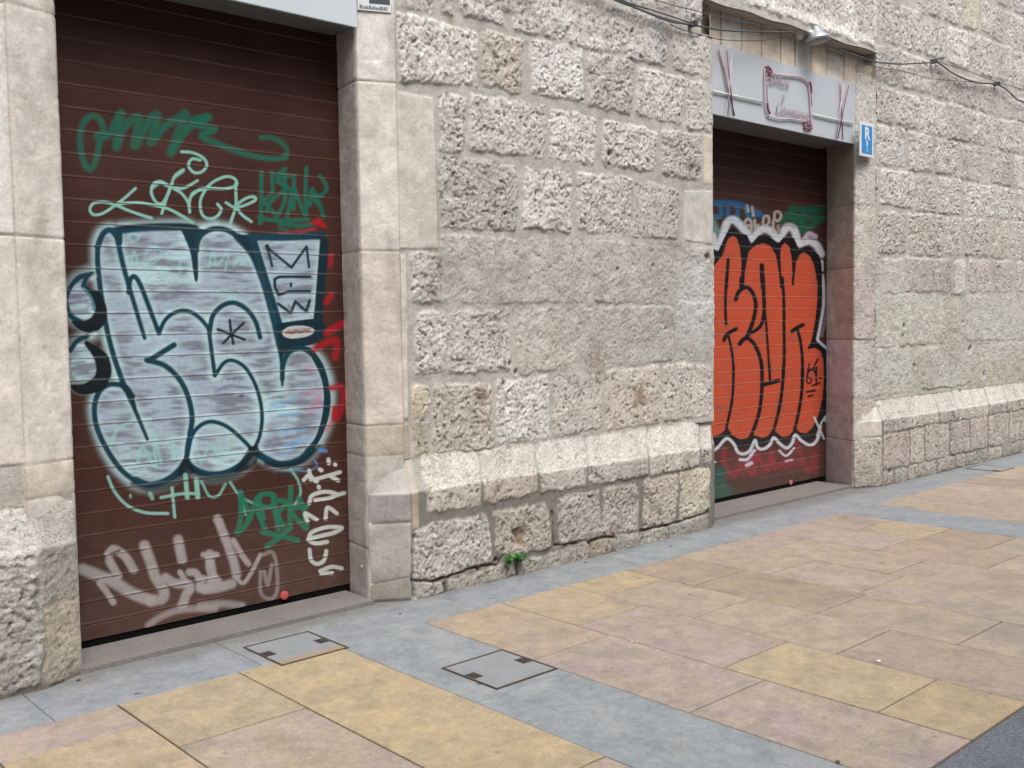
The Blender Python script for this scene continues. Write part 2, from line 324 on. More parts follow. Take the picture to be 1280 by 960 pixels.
B0 = empty('stone_building', (4.5, 4.6, 0))
tag(B0, 'old pale limestone building front with rough blocks, sloped plinth and two door openings', 'building')
WY = 4.455
def wall_wash(X, Z, H, COL, R):
    # grey render smeared over the stones between the doors, greenish render low on the right wall
    n = fbm(X, Z, .35, 1, 3)
    a = sst(3.7, 4.9, X+.45*n)*(1-sst(6.3, 6.4, X))*sst(1.05, 1.5, Z+.22*n)*(1-sst(1.80, 2.15, Z+.20*n))*.85
    a = np.maximum(a, sst(3.25, 3.5, X)*(1-sst(6.3, 6.4, X))*sst(1.5, 1.62, Z+.06*n)*(1-sst(1.86, 1.98, Z+.06*n))*.55)
    a2 = sst(5.45, 5.75, X+.15*n)*(1-sst(6.3, 6.4, X))*sst(1.2, 1.45, Z+.2*n)*(1-sst(1.85, 2.0, Z+.08*n))
    b = sst(7.9, 8.3, X)*(1-sst(1.50, 2.0, Z+.30*n))*.86
    sm = np.maximum(a, b)
    H2 = H.copy()*(1-.30*sm)+.008*sm+.006*sm*fbm(X, Z, .05, 3)+.003*sm*vn(X, Z, .018, 2)
    k = lin((170, 168, 160))*STN; k2 = lin((186, 188, 186))*STN; gcol = lin((184, 185, 175))*STN; g2 = lin((164, 163, 144))*STN
    a = a*(.55+.4*sst(-.4, .4, fbm(X, Z, .22, 5, 3))); C2 = COL*(1-(a*.75)[..., None])+k*(a*.75)[..., None]*(1+.12*n)[..., None]
    a2 = a2*.75; C2 = C2*(1-a2[..., None])+k2*a2[..., None]
    bb = (b*(.62+.25*sst(-.3, .4, fbm(X, Z, .3, 0, 3))))[..., None]; gm = sst(.1, .6, fbm(X, Z, .5, 4, 2)+.35*(1-sst(.8, 1.5, Z)))[..., None]
    C2 = C2*(1-bb)+bb*(gcol*(1-gm*.7)+g2*gm*.7)*(1+.10*fbm(X, Z, .1, 2))[..., None]
    # rusty brown patches
    for x, z, r, w in ((wz(800, 495), 0, .10, .6), (wz(600, 492), 0, .05, .6), (wz(538, 365), 0, .045, .55), (wz(745, 455), 0, .12, .35), (wz(835, 400), 0, .11, .3), (wz(628, 478), 0, .035, .7), (wz(563, 28), 0, .03, .4), (wz(863, 212), 0, .05, .5)):
        X0, Z0 = x; d = np.hypot(X-X0, Z-Z0)/r+.5*vn(X, Z, .04, 2)
        m = (1-sst(.4, 1.1, d))*w; C2 = C2*(1-m[..., None])+(lin((128, 100, 76))*STN)*m[..., None]
    # holes knocked in the stones
    for q, r in ((wz(870, 215), .035), (wz(879, 322), .03), (wz(638, 455), .022), (wz(646, 465), .02), (wz(762, 192), .03), (wz(629, 479), .02), (wz(630, 144), .014), (wz(771, 336), .016), (wz(816, 332), .016), (wz(790, 38), .016),
                 (wz(1128, 407), .03), (wz(1127, 420), .022), (wz(1204, 403), .03), (wz(1212, 437), .05), (wz(1118, 304), .03), (wz(1166, 311), .03), (wz(1134, 163), .02), (wz(1143, 457), .03), (wz(1230, 467), .04)):
        d = np.hypot((X-q[0])*1.0, Z-q[1])/r+.45*vn(X, Z, .02, 3); m = 1-sst(.3, 1.0, d); H2 = H2-.028*m
        C2 = C2*(1-.45*m[..., None])+.45*m[..., None]*(lin((95, 84, 70))*STN)
    so = sst(.05, .6, fbm(X, Z*.45, .45, 2, 4))*.20+sst(.25, .7, fbm(X, Z, .16, 4, 3))*.16; so = so*(X > 3.2); C2 = C2*(1-so[..., None])+(lin((122, 114, 104))*STN)*so[..., None]
    R2 = R*(1-.2*sm)
    return H2, C2, R2
def wall_main():
    xs = np.concatenate([np.arange(-3, .5, .04), np.arange(.5, 1.31, .012), np.arange(1.31, 3.25, .03), np.arange(3.25, 6.03, .0062), np.arange(6.03, 8.42, .0105), np.arange(8.42, 12.2, .0095), np.arange(12.2, 16.01, .03)])
    for v in (1.31, 3.25, 6.02, 8.38, 8.42): xs[np.argmin(abs(xs-v))] = v
    zs = np.concatenate([np.arange(.775, 3.3, .0068), np.arange(3.3, 5.0, .0095), np.arange(5.0, 5.4, .03)])
    for v in (3.60, 3.80): zs[np.argmin(abs(zs-v))] = v
    S, Z = np.meshgrid(xs, zs, indexing='ij'); H, COL, R = masonry(S, Z, BL, seed=0); H, COL, R = wall_wash(S, Z, H, COL, R)
    # the hood over the second door stands a little proud, with a ragged lower edge
    Y = WY-H
    lip = (1-sst(3.84, 3.95, Z))*sst(5.8, 5.9, S)*(1-sst(8.34, 8.4, S)); Y = Y-.03*lip
    # turn the free edges back
    xc = (S[:-1, :-1]+S[1:, 1:])/2; zc = (Z[:-1, :-1]+Z[1:, 1:])/2
    hood = 3.76+.035*(xc-5.9)/2.4+.006*np.sin(xc*11)
    keep = ~((xc > 1.31) & (xc < 3.25) & (zc < 3.6)) & ~((xc > 6.02) & (xc < 8.42) & (zc < 3.615)) & ~((xc > 5.89) & (xc < 8.38) & (zc > 3.2) & (zc < hood) & ((xc > 6.02) | (zc > 3.53)))
    V = np.stack([S, Y, Z], -1).reshape(-1, 3)
    o = mesh_obj('wall', V, grid_faces(len(xs), len(zs), keep), M_STONE, B0, True, {'col': ('POINT', COL.reshape(-1, 3)), 'rgh': ('POINT', R.ravel())})
    return o
wall_main()
# returns behind the free edges of the wall sheet
mb = MB()
for i in range(60):
    x0 = 5.89+i*(8.38-5.89)/60; x1 = x0+(8.38-5.89)/60
    z0 = 3.745+.035*(x0-5.9)/2.4+.006*math.sin(x0*11); z1 = 3.745+.035*(x1-5.9)/2.4+.006*math.sin(x1*11)
    yf = 4.405
    mb.add([(x0, yf, z0+.02), (x1, yf, z1+.02), (x1, 4.56, z1+.03), (x0, 4.56, z0+.03)], [(0, 1, 2, 3)])
mb.add([(8.382, 4.43, 3.60), (8.382, 4.43, 3.82), (8.382, 4.56, 3.82), (8.382, 4.56, 3.60)], [(0, 1, 2, 3)])
mb.add([(5.888, 4.43, 3.50), (5.888, 4.43, 3.82), (5.888, 4.56, 3.82), (5.888, 4.56, 3.50)], [(0, 1, 2, 3)])
M_SOFF = simple('soffit_stone', stn(175, 163, 147), .9, 0, 30, .2, .004)
mb.build('hood_underside', M_SOFF, B0)
mb = MB(); mb.add([(1.3, 4.44, 3.6), (3.26, 4.44, 3.6), (3.26, 4.6, 3.6), (1.3, 4.6, 3.6)], [(0, 1, 2, 3)]); mb.build('lintel_underside', M_SOFF, B0)

def zj(pts, Y): return [wz(x, y, Y)[1] for x, y in pts]
def strip_blocks(js, s0, s1, tn, st='s', gap=.002):
    return [([(s0, a+gap), (s1, a+gap), (s1, b-gap), (s0, b-gap)], st, t) for (a, b), t in zip(zip(js[:-1], js[1:]), tn)]
zs_j = np.arange(.0, 3.71, .0075)
# jambs: reveal + splay. path runs so that its outer side faces the street
def jamb(name, path, js, tr, tf, seed, cut, fst='s'):
    P = np.array(path); L = np.hypot(*np.diff(P, axis=0).T); b = []
    a = 0
    for k, l in enumerate(L):
        tn = tr if k in cut else tf
        b += strip_blocks(js, a+.001, a+l-.001, tn, 's' if k in cut else fst); a += l
    def post(X, Z, H, COL, R):
        n = fbm(X*3, Z, .4, 2, 3); st = sst(.0, .6, n)*.38+sst(.3, .8, vn(X*3+Z*.3, Z, .13, 5))*.10; COL = COL*(1-st[..., None])+(lin((150, 140, 130))*STN)*st[..., None]
        S_ = np.cumsum(np.ones_like(X), 0)*.01
        H = H+.0008*fbm(S_, Z, .09, 1)-.0022*sst(.62, .85, vn(S_, Z, .045, 4)); return H, COL, R
    return path_sheet(name, path, zs_j, .0095, b, B0, seed=seed, post=post, mort=stn(160, 150, 138))
jA = [0, .30, .80]+zj([(490, 530), (480, 314), (470, 102)], 4.49)+[3.7]
JR = [(186, 176, 169)]*6; JF = ['g', 'k', (184, 173, 156), 't', 's', 's']
jamb('door_jamb', [(3.10, 4.80), (3.055, 4.53), (3.252, 4.447), (3.27, 4.52)], jA, JR, JF, 1, (0,))
jB = [0, .35, .80, wz(30, 580, 4.49)[1], wz(60, 297, 4.49)[1], wz(60, 15, 4.49)[1], 3.7]
jamb('door_jamb', [(1.29, 4.52), (1.308, 4.447), (1.53, 4.53), (1.53, 4.80)], jB, ['t', 's', (204, 196, 182), 's', 's', 's'], ['t', 'g', 't', 's', 's', 's'], 2, (0, 1))
jC = [0, .48, .80, 1.5, 2.25, 2.9, 3.7]
jamb('door_jamb', [(6.02, 4.45), (6.12, 4.53), (6.12, 4.93)], jC, JF, JR, 3, (0,))
jamb('door_jamb', [(8.395, 4.93), (8.21, 4.53), (8.422, 4.447), (8.44, 4.52)], [0, .42, .80, 1.32, 1.95, 2.5, 3.62], [(190, 176, 170), (188, 176, 170), (200, 188, 190), (190, 174, 167), (184, 168, 158), (178, 165, 152)], ['p', 'p', 'k', 'P', 'g', 'g'], 4, (0,), 'f')

# plinth with a sloping top -----------------------------------------------------------------
CRACKS = [[(517, 668), (516, 726), (540, 727), (560, 721), (585, 712), (605, 707), (622, 706), (629, 694)], [(516, 726), (517, 746)], [(643, 702), (646, 718)], [(690, 640), (693, 682), (720, 678)], [(735, 678), (752, 672), (768, 671)], [(800, 664), (836, 656), (886, 641)], [(555, 730), (557, 742)]]
def plinth(path_lo, path_hi, blocks, step, seed, name='plinth', damp=None):
    zs = np.concatenate([np.arange(-.01, .6, .0068), np.arange(.6, .772, .0065), [.775, .80]])
    kz = lambda z: np.clip((z-.59)/(.772-.59), 0, 1)
    def post(X, Z, H, COL, R):
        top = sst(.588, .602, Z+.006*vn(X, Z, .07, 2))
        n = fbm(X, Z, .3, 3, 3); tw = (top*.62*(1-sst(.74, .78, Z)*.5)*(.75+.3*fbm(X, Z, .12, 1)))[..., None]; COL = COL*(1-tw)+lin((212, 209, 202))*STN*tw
        # damp stains rising from the pavement
        w = (1-sst(.0, .22, Z+.12*n))*.35; COL = COL*(1-w[..., None])+(lin((118, 108, 92))*STN)*w[..., None]
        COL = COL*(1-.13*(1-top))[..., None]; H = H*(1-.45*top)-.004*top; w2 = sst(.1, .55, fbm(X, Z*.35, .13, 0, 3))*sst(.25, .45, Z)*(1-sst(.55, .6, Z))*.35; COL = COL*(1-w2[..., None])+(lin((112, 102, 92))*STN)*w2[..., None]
        for ln in CRACKS:
            pp = [wz(a, b, 4.4) for a, b in ln]; d = np.full(X.shape, 9.0)
            for (xa, za), (xb, zb) in zip(pp[:-1], pp[1:]):
                e = (xb-xa, zb-za); t = np.clip(((X-xa)*e[0]+(Z-za)*e[1])/(e[0]**2+e[1]**2), 0, 1); d = np.minimum(d, np.hypot(X-xa-t*e[0], Z-za-t*e[1]))
            d = d+.006*vn(X, Z, .03, 3); m = 1-sst(.003, .012, d); H = H-.020*m; COL = COL*(1-.6*m[..., None])+.6*m[..., None]*(lin((82, 72, 60))*STN)
        for q, r, dp in ((wz(648, 672, 4.4), .075, .03), (wz(620, 700, 4.4), .02, .03), (wz(885, 638, 4.4), .022, .04), (wz(1112, 590, 4.4), .03, .04), (wz(598, 712, 4.4), .018, .03), (wz(738, 680, 4.4), .03, .03)):
            d = np.hypot(X-q[0], Z-q[1])/r+.4*vn(X, Z, .03, 2); m = 1-sst(.4, 1.0, d); H = H-dp*m; COL = COL*(1-.6*m[..., None])+.6*m[..., None]*(lin((120, 92, 68))*STN)
        return H, COL, R
    P = np.array(path_lo, float)
    return path_sheet(name, path_lo, zs, step, blocks, B0, seed=seed, path2=path_hi, kz=kz, post=post, s0=0.0, mort=stn(132, 127, 120))
def PQ(lst, x0, st='r', tn='p', Y=4.40, off=0.0):
    out = []
    for b in lst:
        s_, t_ = (b[-1][0], b[-1][1]) if isinstance(b[-1], str) else (st, tn)
        b = b[:-1] if isinstance(b[-1], str) else b
        out.append(([(wz(x, y, Y)[0]-x0+off, wz(x, y, Y)[1]) for x, y in b], s_, t_))
    return out
# central plinth; s = 0 at (3.055, 4.53)
Lsp = math.hypot(.20, .13); off = Lsp-3.255
def slope_quads(js, zb0=.605, zt0=.762, tn='W'):
    return [([(a+off+.012, zb0), (b+off-.012, zb0), (b+off-.012, zt0), (a+off+.012, zt0)], 'm', tn) for a, b in zip(js[:-1], js[1:])]
def front_quads(js, zlo=.465, zhi=.595, tn='p'):
    return [([(a+off+.012, zlo), (b+off-.012, zlo), (b+off-.012, zhi), (a+off+.012, zhi)], 'm', tn) for a, b in zip(js[:-1], js[1:])]
sj = [3.345]+[wz(x, y, 4.42)[0] for x, y in ((600, 600), (670, 580), (731, 570), (808, 555), (873, 545))]+[6.0]
PB = [([(a+off+.019, .475), (b+off-.019, .475), (b+off-.019, .780), (a+off+.019, .780)], 'm', t) for a, b, t in zip(sj[:-1], sj[1:], 'tptptp')]
PB += [([(.005, .01), (Lsp-.004, .01), (Lsp-.004, .13), (.005, .10)], 's', (170, 163, 155)), ([(.005, .105), (Lsp-.004, .135), (Lsp-.004, .43), (.005, .43)], 's', (178, 172, 166)), ([(.005, .437), (Lsp-.004, .437), (Lsp-.004, .77), (.005, .77)], 's', (160, 154, 152)),
       ([(Lsp+.004, .15), (Lsp+.05, .15), (Lsp+.05, .77), (Lsp+.004, .77)], 's', 'd')]
PB += PQ([((517,664),(556,651),(606,643),(614,700),(540,726),(517,723),'rw'), ((617,640),(683,629),(687,683),(634,697),(620,690)), ((697,625),(748,613),(752,669),(700,682)),
          ((755,611),(797,604),(797,661),(753,670)), ((805,600),(847,594),(843,652),(805,660),'rp'), ((851,592),(886,586),(886,636),(850,646),'my'),
          ((517,729),(554,728),(556,740),(517,750),'mg'), ((560,726),(643,703),(643,719),(560,740),'mg'), ((648,703),(720,684),(720,702),(648,719),'mg'), ((723,679),(735,680),(735,697),(723,701),'mt'),
          ((739,677),(765,673),(765,689),(739,696),'md'), ((768,671),(797,666),(798,682),(768,689),'mk'), ((801,667),(833,657),(833,673),(801,682),'mk'), ((837,653),(883,643),(883,663),(837,674),'fk')], 0, off=off)
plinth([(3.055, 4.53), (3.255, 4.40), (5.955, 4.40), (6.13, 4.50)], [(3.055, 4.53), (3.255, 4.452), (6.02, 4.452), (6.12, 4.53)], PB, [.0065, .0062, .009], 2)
# left plinth; path runs x -3 .. 1.20 then splays to (1.53, 4.56)
P0 = [(-3, 4.41), (.6, 4.41), (1.34, 4.41), (1.515, 4.495)]; P1 = [(-3, 4.455), (.6, 4.455), (1.31, 4.455), (1.52, 4.51)]
LB = []
for a, b in ((.62, .95), (.97, 1.335)):
    LB.append(([(a+3+.01, .46), (b+3-.004, .46), (b+3-.004, .77), (a+3+.01, .77)], 'r', 'w'))
LB += [] and [([(3.0+a, .48), (3.0+b-.01, .48), (3.0+b-.01, .60), (3.0+a, .60)], 'm', 'g') for a, b in ((.62, .9), (.91, 1.335))]
LB += [([(3.65, .03), (4.325, .03), (4.325, .45), (3.65, .46)], 'r', 'g'), ([(3.0, .03), (3.63, .03), (3.63, .45), (3.0, .45)], 'r', 'g')]
LB += [([(4.345, .36), (4.574, .34), (4.574, .77), (4.345, .75)], 'f', (158, 152, 143)), ([(4.345, .02), (4.574, .02), (4.574, .335), (4.345, .35)], 'f', (186, 176, 158))]
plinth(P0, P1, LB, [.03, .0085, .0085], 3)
# right plinth
R0 = [(8.21, 4.53), (8.47, 4.40), (12.2, 4.40), (16, 4.40)]; R1 = [(8.21, 4.53), (8.42, 4.452), (12.2, 4.452), (16, 4.452)]
Lr = math.hypot(.26, .13); offr = Lr-8.47
RB = [([(.004, .455), (Lr-.004, .455), (Lr-.004, .60), (.004, .74)], 's', 't'), ([(.004, .61), (Lr-.004, .605), (Lr-.004, .77), (.004, .77)], 's', 'W'), ([(.004, .01), (Lr-.004, .01), (Lr-.004, .445), (.004, .445)], 'm', 'p')]
rg = random.Random(12); x = 8.49
while x < 16:
    w = rg.uniform(.35, .75); RB.append(([(x+offr+.018, .490), (x+w+offr-.018, .490), (x+w+offr-.018, .780), (x+offr+.018, .780)], 'm', rg.choice('ptp'))); x += w
x = 8.49
while x < 16:
    w = rg.uniform(.28, .55); RB.append(([(x+offr+.018, .155), (x+w+offr-.018, .15), (x+w+offr-.018, .460), (x+offr+.018, .460)], 'm', rg.choice('pPpt'))); x += w
x = 8.49
while x < 16:
    w = rg.uniform(.2, .45); RB.append(([(x+offr+.016, .01), (x+w+offr-.016, .01), (x+w+offr-.016, .12), (x+offr+.016, .12)], 'm', rg.choice('pkg'))); x += w
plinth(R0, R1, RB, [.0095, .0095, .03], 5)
# flat arch of upright stones over the second sign
vx = [5.89]+[at(x, y, 4.53)[0] for x, y in ((901, 20), (927, 30), (952, 40), (976, 50), (994, 60), (1014, 66), (1034, 72), (1055, 80), (1072, 90))]+[8.385]
VB = [([(a-5.89+.006, 3.40), (b-5.89-.006, 3.40), (b-5.89-.006, 3.80), (a-5.89+.006, 3.80)], 's', t) for a, b, t in zip(vx[:-1], vx[1:], 'TtTTTsTtTtg')]
path_sheet('flat_arch', [(5.89, 4.535), (8.39, 4.535)], np.arange(3.40, 3.84, .01), .01, VB, B0, seed=6, mort=stn(140, 125, 108))
# solid body of the building behind the facade: closes the openings and stops light
mb = MB(); mb.box(-3, 16, 5.02, 9, -.02, 5.4); mb.box(-3, 16, 4.60, 5.01, 3.72, 5.395)
mb.box(-3, 1.50, 4.62, 5.01, -.01, 3.715); mb.box(3.14, 6.04, 4.62, 5.01, -.01, 3.715); mb.box(8.46, 16, 4.62, 5.01, -.01, 3.715)
mb.box(-3, 16, 4.46, 8.9, 5.401, 5.46)
mb.build('wall_core', simple('core_stone', alb(90, 84, 78), .95), B0)

# ------------------------------------------------------------------ graffiti painting
def cr(pts, n=7):
    P = np.array(pts, float)
    if len(P) < 3: return P
    E_ = np.vstack([2*P[0]-P[1], P, 2*P[-1]-P[-2]]); out = []
    for i in range(1, len(E_)-2):
        p0, p1, p2, p3 = E_[i-1:i+3]
        for t in np.arange(n)/n: out.append(.5*((2*p1)+(-p0+p2)*t+(2*p0-5*p1+4*p2-p3)*t*t+(-p0+3*p1-3*p2+p3)*t**3))
    out.append(P[-1]); return np.array(out)
class Paint:
    def __init__(s, U, V):
        s.U = U.ravel(); s.V = V.ravel(); s.C = np.zeros((s.U.size, 3)); s.A = np.zeros(s.U.size)
        s.o = (0, 0, 1.0)
    def z(s, x0, y0, k): s.o = (x0, y0, k); return s
    def _p(s, pts): return np.array([(s.o[0]+x/s.o[2], s.o[1]+y/s.o[2]) for x, y in pts])
    def put(s, idx, a, col):
        c = lin(col)*ALB; A0 = s.A[idx]; An = a+A0*(1-a)
        s.C[idx] = (s.C[idx]*(A0*(1-a))[:, None]+c*a[:, None])/np.maximum(An, 1e-6)[:, None]; s.A[idx] = An
    def stroke(s, pts, w, col, soft=.35, alpha=1.0, smooth=True, w2=None, edge=None):
        if tuple(col) in (TEAL, (9, 14, 17)): w *= 1.14; w2 = w2*1.14 if w2 else w2
        P = s._p(pts); P = cr(P) if smooth else P; r = w/s.o[2]/2; r2 = (w2/s.o[2]/2) if w2 else r
        sf = max(soft*max(r, r2), .45); R = max(r, r2)+sf+.5
        m = np.where((s.U > P[:, 0].min()-R) & (s.U < P[:, 0].max()+R) & (s.V > P[:, 1].min()-R) & (s.V < P[:, 1].max()+R))[0]
        if not len(m): return s
        u = s.U[m]; v = s.V[m]; D = np.full(len(m), 1e9)
        n = len(P)-1
        for i in range(max(n, 1)):
            a = P[i]; b = P[min(i+1, n)]; e = b-a; L2 = e@e
            t = np.clip(((u-a[0])*e[0]+(v-a[1])*e[1])/L2, 0, 1) if L2 > 1e-9 else 0
            rr = r+(r2-r)*(i+.5)/max(n, 1)
            D = np.minimum(D, np.hypot(u-a[0]-t*e[0], v-a[1]-t*e[1])-rr)
        a = (1-sst(-sf, sf, D))*alpha; k = a > .003
        s.put(m[k], a[k], col); return s
    def fill(s, pts, col, soft=.6, alpha=1.0, smooth=True, tex=None):
        P = s._p(pts); P = cr(np.vstack([P, P[:1]])) if smooth else np.vstack([P, P[:1]])
        R = soft+.5
        m = np.where((s.U > P[:, 0].min()-R) & (s.U < P[:, 0].max()+R) & (s.V > P[:, 1].min()-R) & (s.V < P[:, 1].max()+R))[0]
        if not len(m): return s
        u = s.U[m]; v = s.V[m]; D = np.full(len(m), 1e9); ins = np.zeros(len(m), bool)
        for a, b in zip(P[:-1], P[1:]):
            e = b-a; L2 = e@e
            if L2 < 1e-9: continue
            t = np.clip(((u-a[0])*e[0]+(v-a[1])*e[1])/L2, 0, 1); D = np.minimum(D, np.hypot(u-a[0]-t*e[0], v-a[1]-t*e[1]))
            if e[1] != 0:
                c = (a[1] > v) != (b[1] > v); xi = a[0]+(v-a[1])*e[0]/e[1]; ins ^= c & (u < xi)
        D = np.where(ins, D, -D); a = sst(-soft, soft, D)*alpha
        k = a > .003
        if tex is None: s.put(m[k], a[k], col)
        else:
            c = tex(u[k], v[k]); A0 = s.A[m[k]]; ak = a[k]; An = ak+A0*(1-ak)
            s.C[m[k]] = (s.C[m[k]]*(A0*(1-ak))[:, None]+c*ak[:, None])/np.maximum(An, 1e-6)[:, None]; s.A[m[k]] = An
        return s
TEAL = (5, 60, 76); DK = (4, 24, 31); MINT = (138, 192, 178); GRN = (12, 104, 84); RED = (165, 24, 36); CY = (190, 222, 224); WHT = (200, 205, 198); SIL = (150, 140, 140)
def silver(u, v):
    n = fbm(u, v*4.5, 26, 1, 3); n2 = vn(u, v*8, 20, 3)
    k = (.12+.88*sst(-.50, .30, n+.30*n2))[:, None]; g = sst(.2, .7, fbm(u, v, 60, 4, 2))[:, None]
    base = lin((166, 184, 198))*(1-g)+lin((184, 215, 222))*g
    return (lin((118, 122, 136))*(1-k)+base*k)*ALB
def paint_left(p):
    p.z(60, 270, 2.7429)
    outer = [(170,90),(185,60),(210,45),(240,55),(260,42),(460,35),(500,45),(540,45),(570,40),(620,50),(670,80),(710,140),(740,230),(760,300),(780,370),(795,440),(803,470),(830,455),(870,450),(910,475),(945,530),(962,600),(955,690),(930,760),(895,810),(845,845),(800,850),(750,830),(705,810),(670,850),(610,880),(550,885),(500,865),(473,840),(440,880),(390,912),(330,922),(280,900),(230,850),(190,780),(163,700),(160,640),(175,600),(205,580),(238,575),(222,480),(200,370),(180,250),(170,160)]
    p.stroke(outer+[outer[0]], 46, CY, .9, .42)
    for c in ([(140,195),(90,225),(65,280),(80,340),(120,365),(165,340)], [(160,400),(110,425),(80,470),(80,540),(110,580),(160,570)]): p.stroke(c, 46, CY, .9, .45)
    p.fill(outer, CY, .6, 1, tex=silver)
    p.stroke(outer+[outer[0]], 34, CY, .8, .6)
    # spray glow that follows the inner lines
    inner = [[(235,70),(255,160),(280,250),(310,350),(330,415)], [(275,250),(280,215),(297,208),(318,240),(345,310),(380,400),(400,355),(440,328),(480,325),(520,350),(555,390)],
             [(505,215),(500,140),(512,80),(535,55),(575,42)], [(620,50),(670,90),(712,150),(737,220),(757,290),(777,370),(795,440),(803,580)],
             [(705,805),(730,740),(733,670),(715,590),(680,525),(640,495),(605,500),(572,545)], [(572,545),(560,460),(550,385),(565,340),(600,305),(640,298),(680,320),(710,360),(727,415)],
             [(430,440),(345,495),(400,515),(450,560),(480,620),(494,690),(485,760),(475,835)], [(705,805),(660,760),(610,720),(560,705),(520,720),(490,760),(475,830)],
             [(200,380),(225,480),(255,570),(300,670),(340,765)]]
    for l in inner: p.stroke(l, 38, CY, .9, .7)
    # faint older mint writing showing through
    F = (150, 215, 205)
    p.z(80, 270, 6.4)
    for l in ([(525,430),(560,285),(605,430)], [(640,330),(690,260),(745,250),(780,295),(730,370),(640,430),(830,440)], [(510,180),(560,200),(600,170),(560,140),(520,160)], [(930,450),(925,330)]): p.stroke(l, 22, F, .6, .5)
    p.z(240, 270, 6.4)
    for l in ([(130,410),(170,280),(200,395),(290,280),(265,430)], [(330,400),(385,330),(395,390),(455,330),(475,395)], [(240,590),(330,620),(430,690)], [(200,600),(320,660),(420,740)]): p.stroke(l, 20, F, .6, .5)
    p.z(80, 400, 4.3636)
    for l in ([(400,800),(425,690),(500,800),(480,600),(530,780)], [(250,700),(290,600),(380,550),(470,550)], [(590,640),(600,760)]): p.stroke(l, 18, F, .6, .55)
    p.z(240, 400, 4.3636)
    for l in ([(60,760),(100,680),(150,760)], [(140,660),(190,740),(200,640)], [(20,700),(50,780)]): p.stroke(l, 18, F, .6, .5)
    for l in ([(430,460),(560,432)], [(420,490),(500,470)], [(480,520),(580,510)], [(470,610),(620,600)], [(480,740),(640,640)], [(500,690),(600,640)]): p.stroke(l, 20, (120, 175, 215), .7, .55)
    for l in ([(640,260),(650,280)], [(620,400),(700,390)], [(690,430),(690,470)], [(640,500),(690,440)]): p.stroke(l, 40, (190, 130, 155), .9, .4)
    p.stroke([(130,390),(200,360),(260,365)], 16, (110, 115, 150), .8, .6); p.stroke([(190,322),(235,320)], 10, (70, 65, 75), .5, .7); p.stroke([(262,415),(280,412)], 12, (60, 50, 55), .5, .8)
    p.z(60, 270, 2.7429)
    # the dark teal outlines
    p.stroke([(170,105),(188,62),(212,48),(236,68)], 19, TEAL)
    p.stroke([(170,105),(170,160),(180,260),(200,380),(225,480),(258,575)], 17, TEAL); p.stroke([(258,575),(300,670),(340,765)], 16, TEAL, w2=11)
    p.stroke([(228,50),(238,80),(255,160),(280,250),(310,350),(331,418)], 19, TEAL, w2=13)
    p.fill([(222,45),(250,45),(255,90),(240,95)], TEAL)
    p.stroke([(276,262),(281,220),(297,208),(318,240),(345,310),(380,402)], 15, TEAL); p.stroke([(380,402),(402,356),(440,329),(480,326),(520,350),(555,392)], 13, TEAL)
    p.stroke([(235,50),(300,42),(380,38),(470,38),(505,45)], 25, TEAL); p.stroke([(240,42),(330,34),(500,36)], 13, DK, .8, .7)
    p.fill([(452,42),(540,48),(516,90),(514,150),(514,215),(502,218),(488,130),(470,80)], (7, 50, 64), .7)
    p.stroke([(508,120),(513,85),(535,57),(575,43),(622,52),(668,88)], 17, TEAL); p.stroke([(650,72),(700,130),(735,215),(757,290),(777,370),(792,440)], 24, TEAL, w2=20); p.stroke([(792,440),(800,500),(803,580)], 16, TEAL, w2=8)
    p.fill([(640,62),(730,66),(742,84),(722,100),(735,200),(700,140)], (7, 48, 62), .8, smooth=False)
    box = [(712,82),(930,82),(912,352),(797,366)]
    p.fill(box, CY, .8, smooth=False, tex=silver); p.stroke(box+[box[0]], 22, CY, .8, .6, smooth=False)
    p.stroke([(695,72),(800,74),(945,68)], 22, TEAL, smooth=False); p.stroke([(706,82),(793,368)], 19, TEAL); p.fill([(925,62),(950,62),(962,95),(958,160),(940,352),(908,366),(915,300),(932,84)], (6, 42, 54), .8, smooth=False)
    p.fill([(782,368),(912,352),(945,365),(950,408),(905,440),(850,452),(812,472),(798,500),(790,430)], (6, 44, 56), .8)
    p.fill([(800,398),(825,380),(870,376),(905,384),(912,398),(890,412),(840,420),(812,414)], (190,196,196), .6)
    p.stroke([(820,398),(895,392)], 16, (140, 90, 80), .6, .7); p.stroke([(822,396),(838,404),(850,390),(866,402),(880,390),(895,398)], 4, (90, 30, 30), .3, .8, smooth=False)
    p.stroke([(803,560),(806,510),(826,468),(868,452),(908,474)], 15, TEAL, w2=18); p.fill([(880,448),(905,455),(945,512),(966,590),(968,660),(950,730),(925,780),(900,812),(870,835),(880,805),(915,760),(938,690),(945,610),(932,545),(905,490)], (6, 50, 62), .8)
    p.stroke([(905,800),(860,838),(800,852),(750,835),(705,805)], 24, TEAL); p.stroke([(930,790),(880,838),(820,858),(750,850)], 18, DK, .8, .8)
    p.stroke([(705,805),(728,745),(733,670),(715,590),(680,525),(640,497),(605,502),(572,547)], 12, TEAL)
    p.stroke([(572,547),(560,460),(551,387)], 13, TEAL); p.stroke([(553,400),(565,342),(600,306),(640,298),(680,320),(710,360),(727,416)], 15, TEAL)
    p.stroke([(345,496),(432,442)], 17, TEAL); p.stroke([(338,494),(400,513),(450,560),(480,620),(494,690),(487,745)], 17, TEAL); p.stroke([(487,745),(478,790),(474,838)], 15, TEAL)
    p.stroke([(705,806),(660,760),(610,720),(560,705),(520,720),(492,758),(475,835)], 13, TEAL)
    p.stroke([(474,838),(500,866),(550,885),(610,880),(662,852),(705,808)], 20, TEAL); p.stroke([(480,860),(540,900),(620,895),(680,858)], 22, DK, .8, .8); p.fill([(690,790),(722,790),(712,850),(660,880),(640,880)], DK, .8, .8)
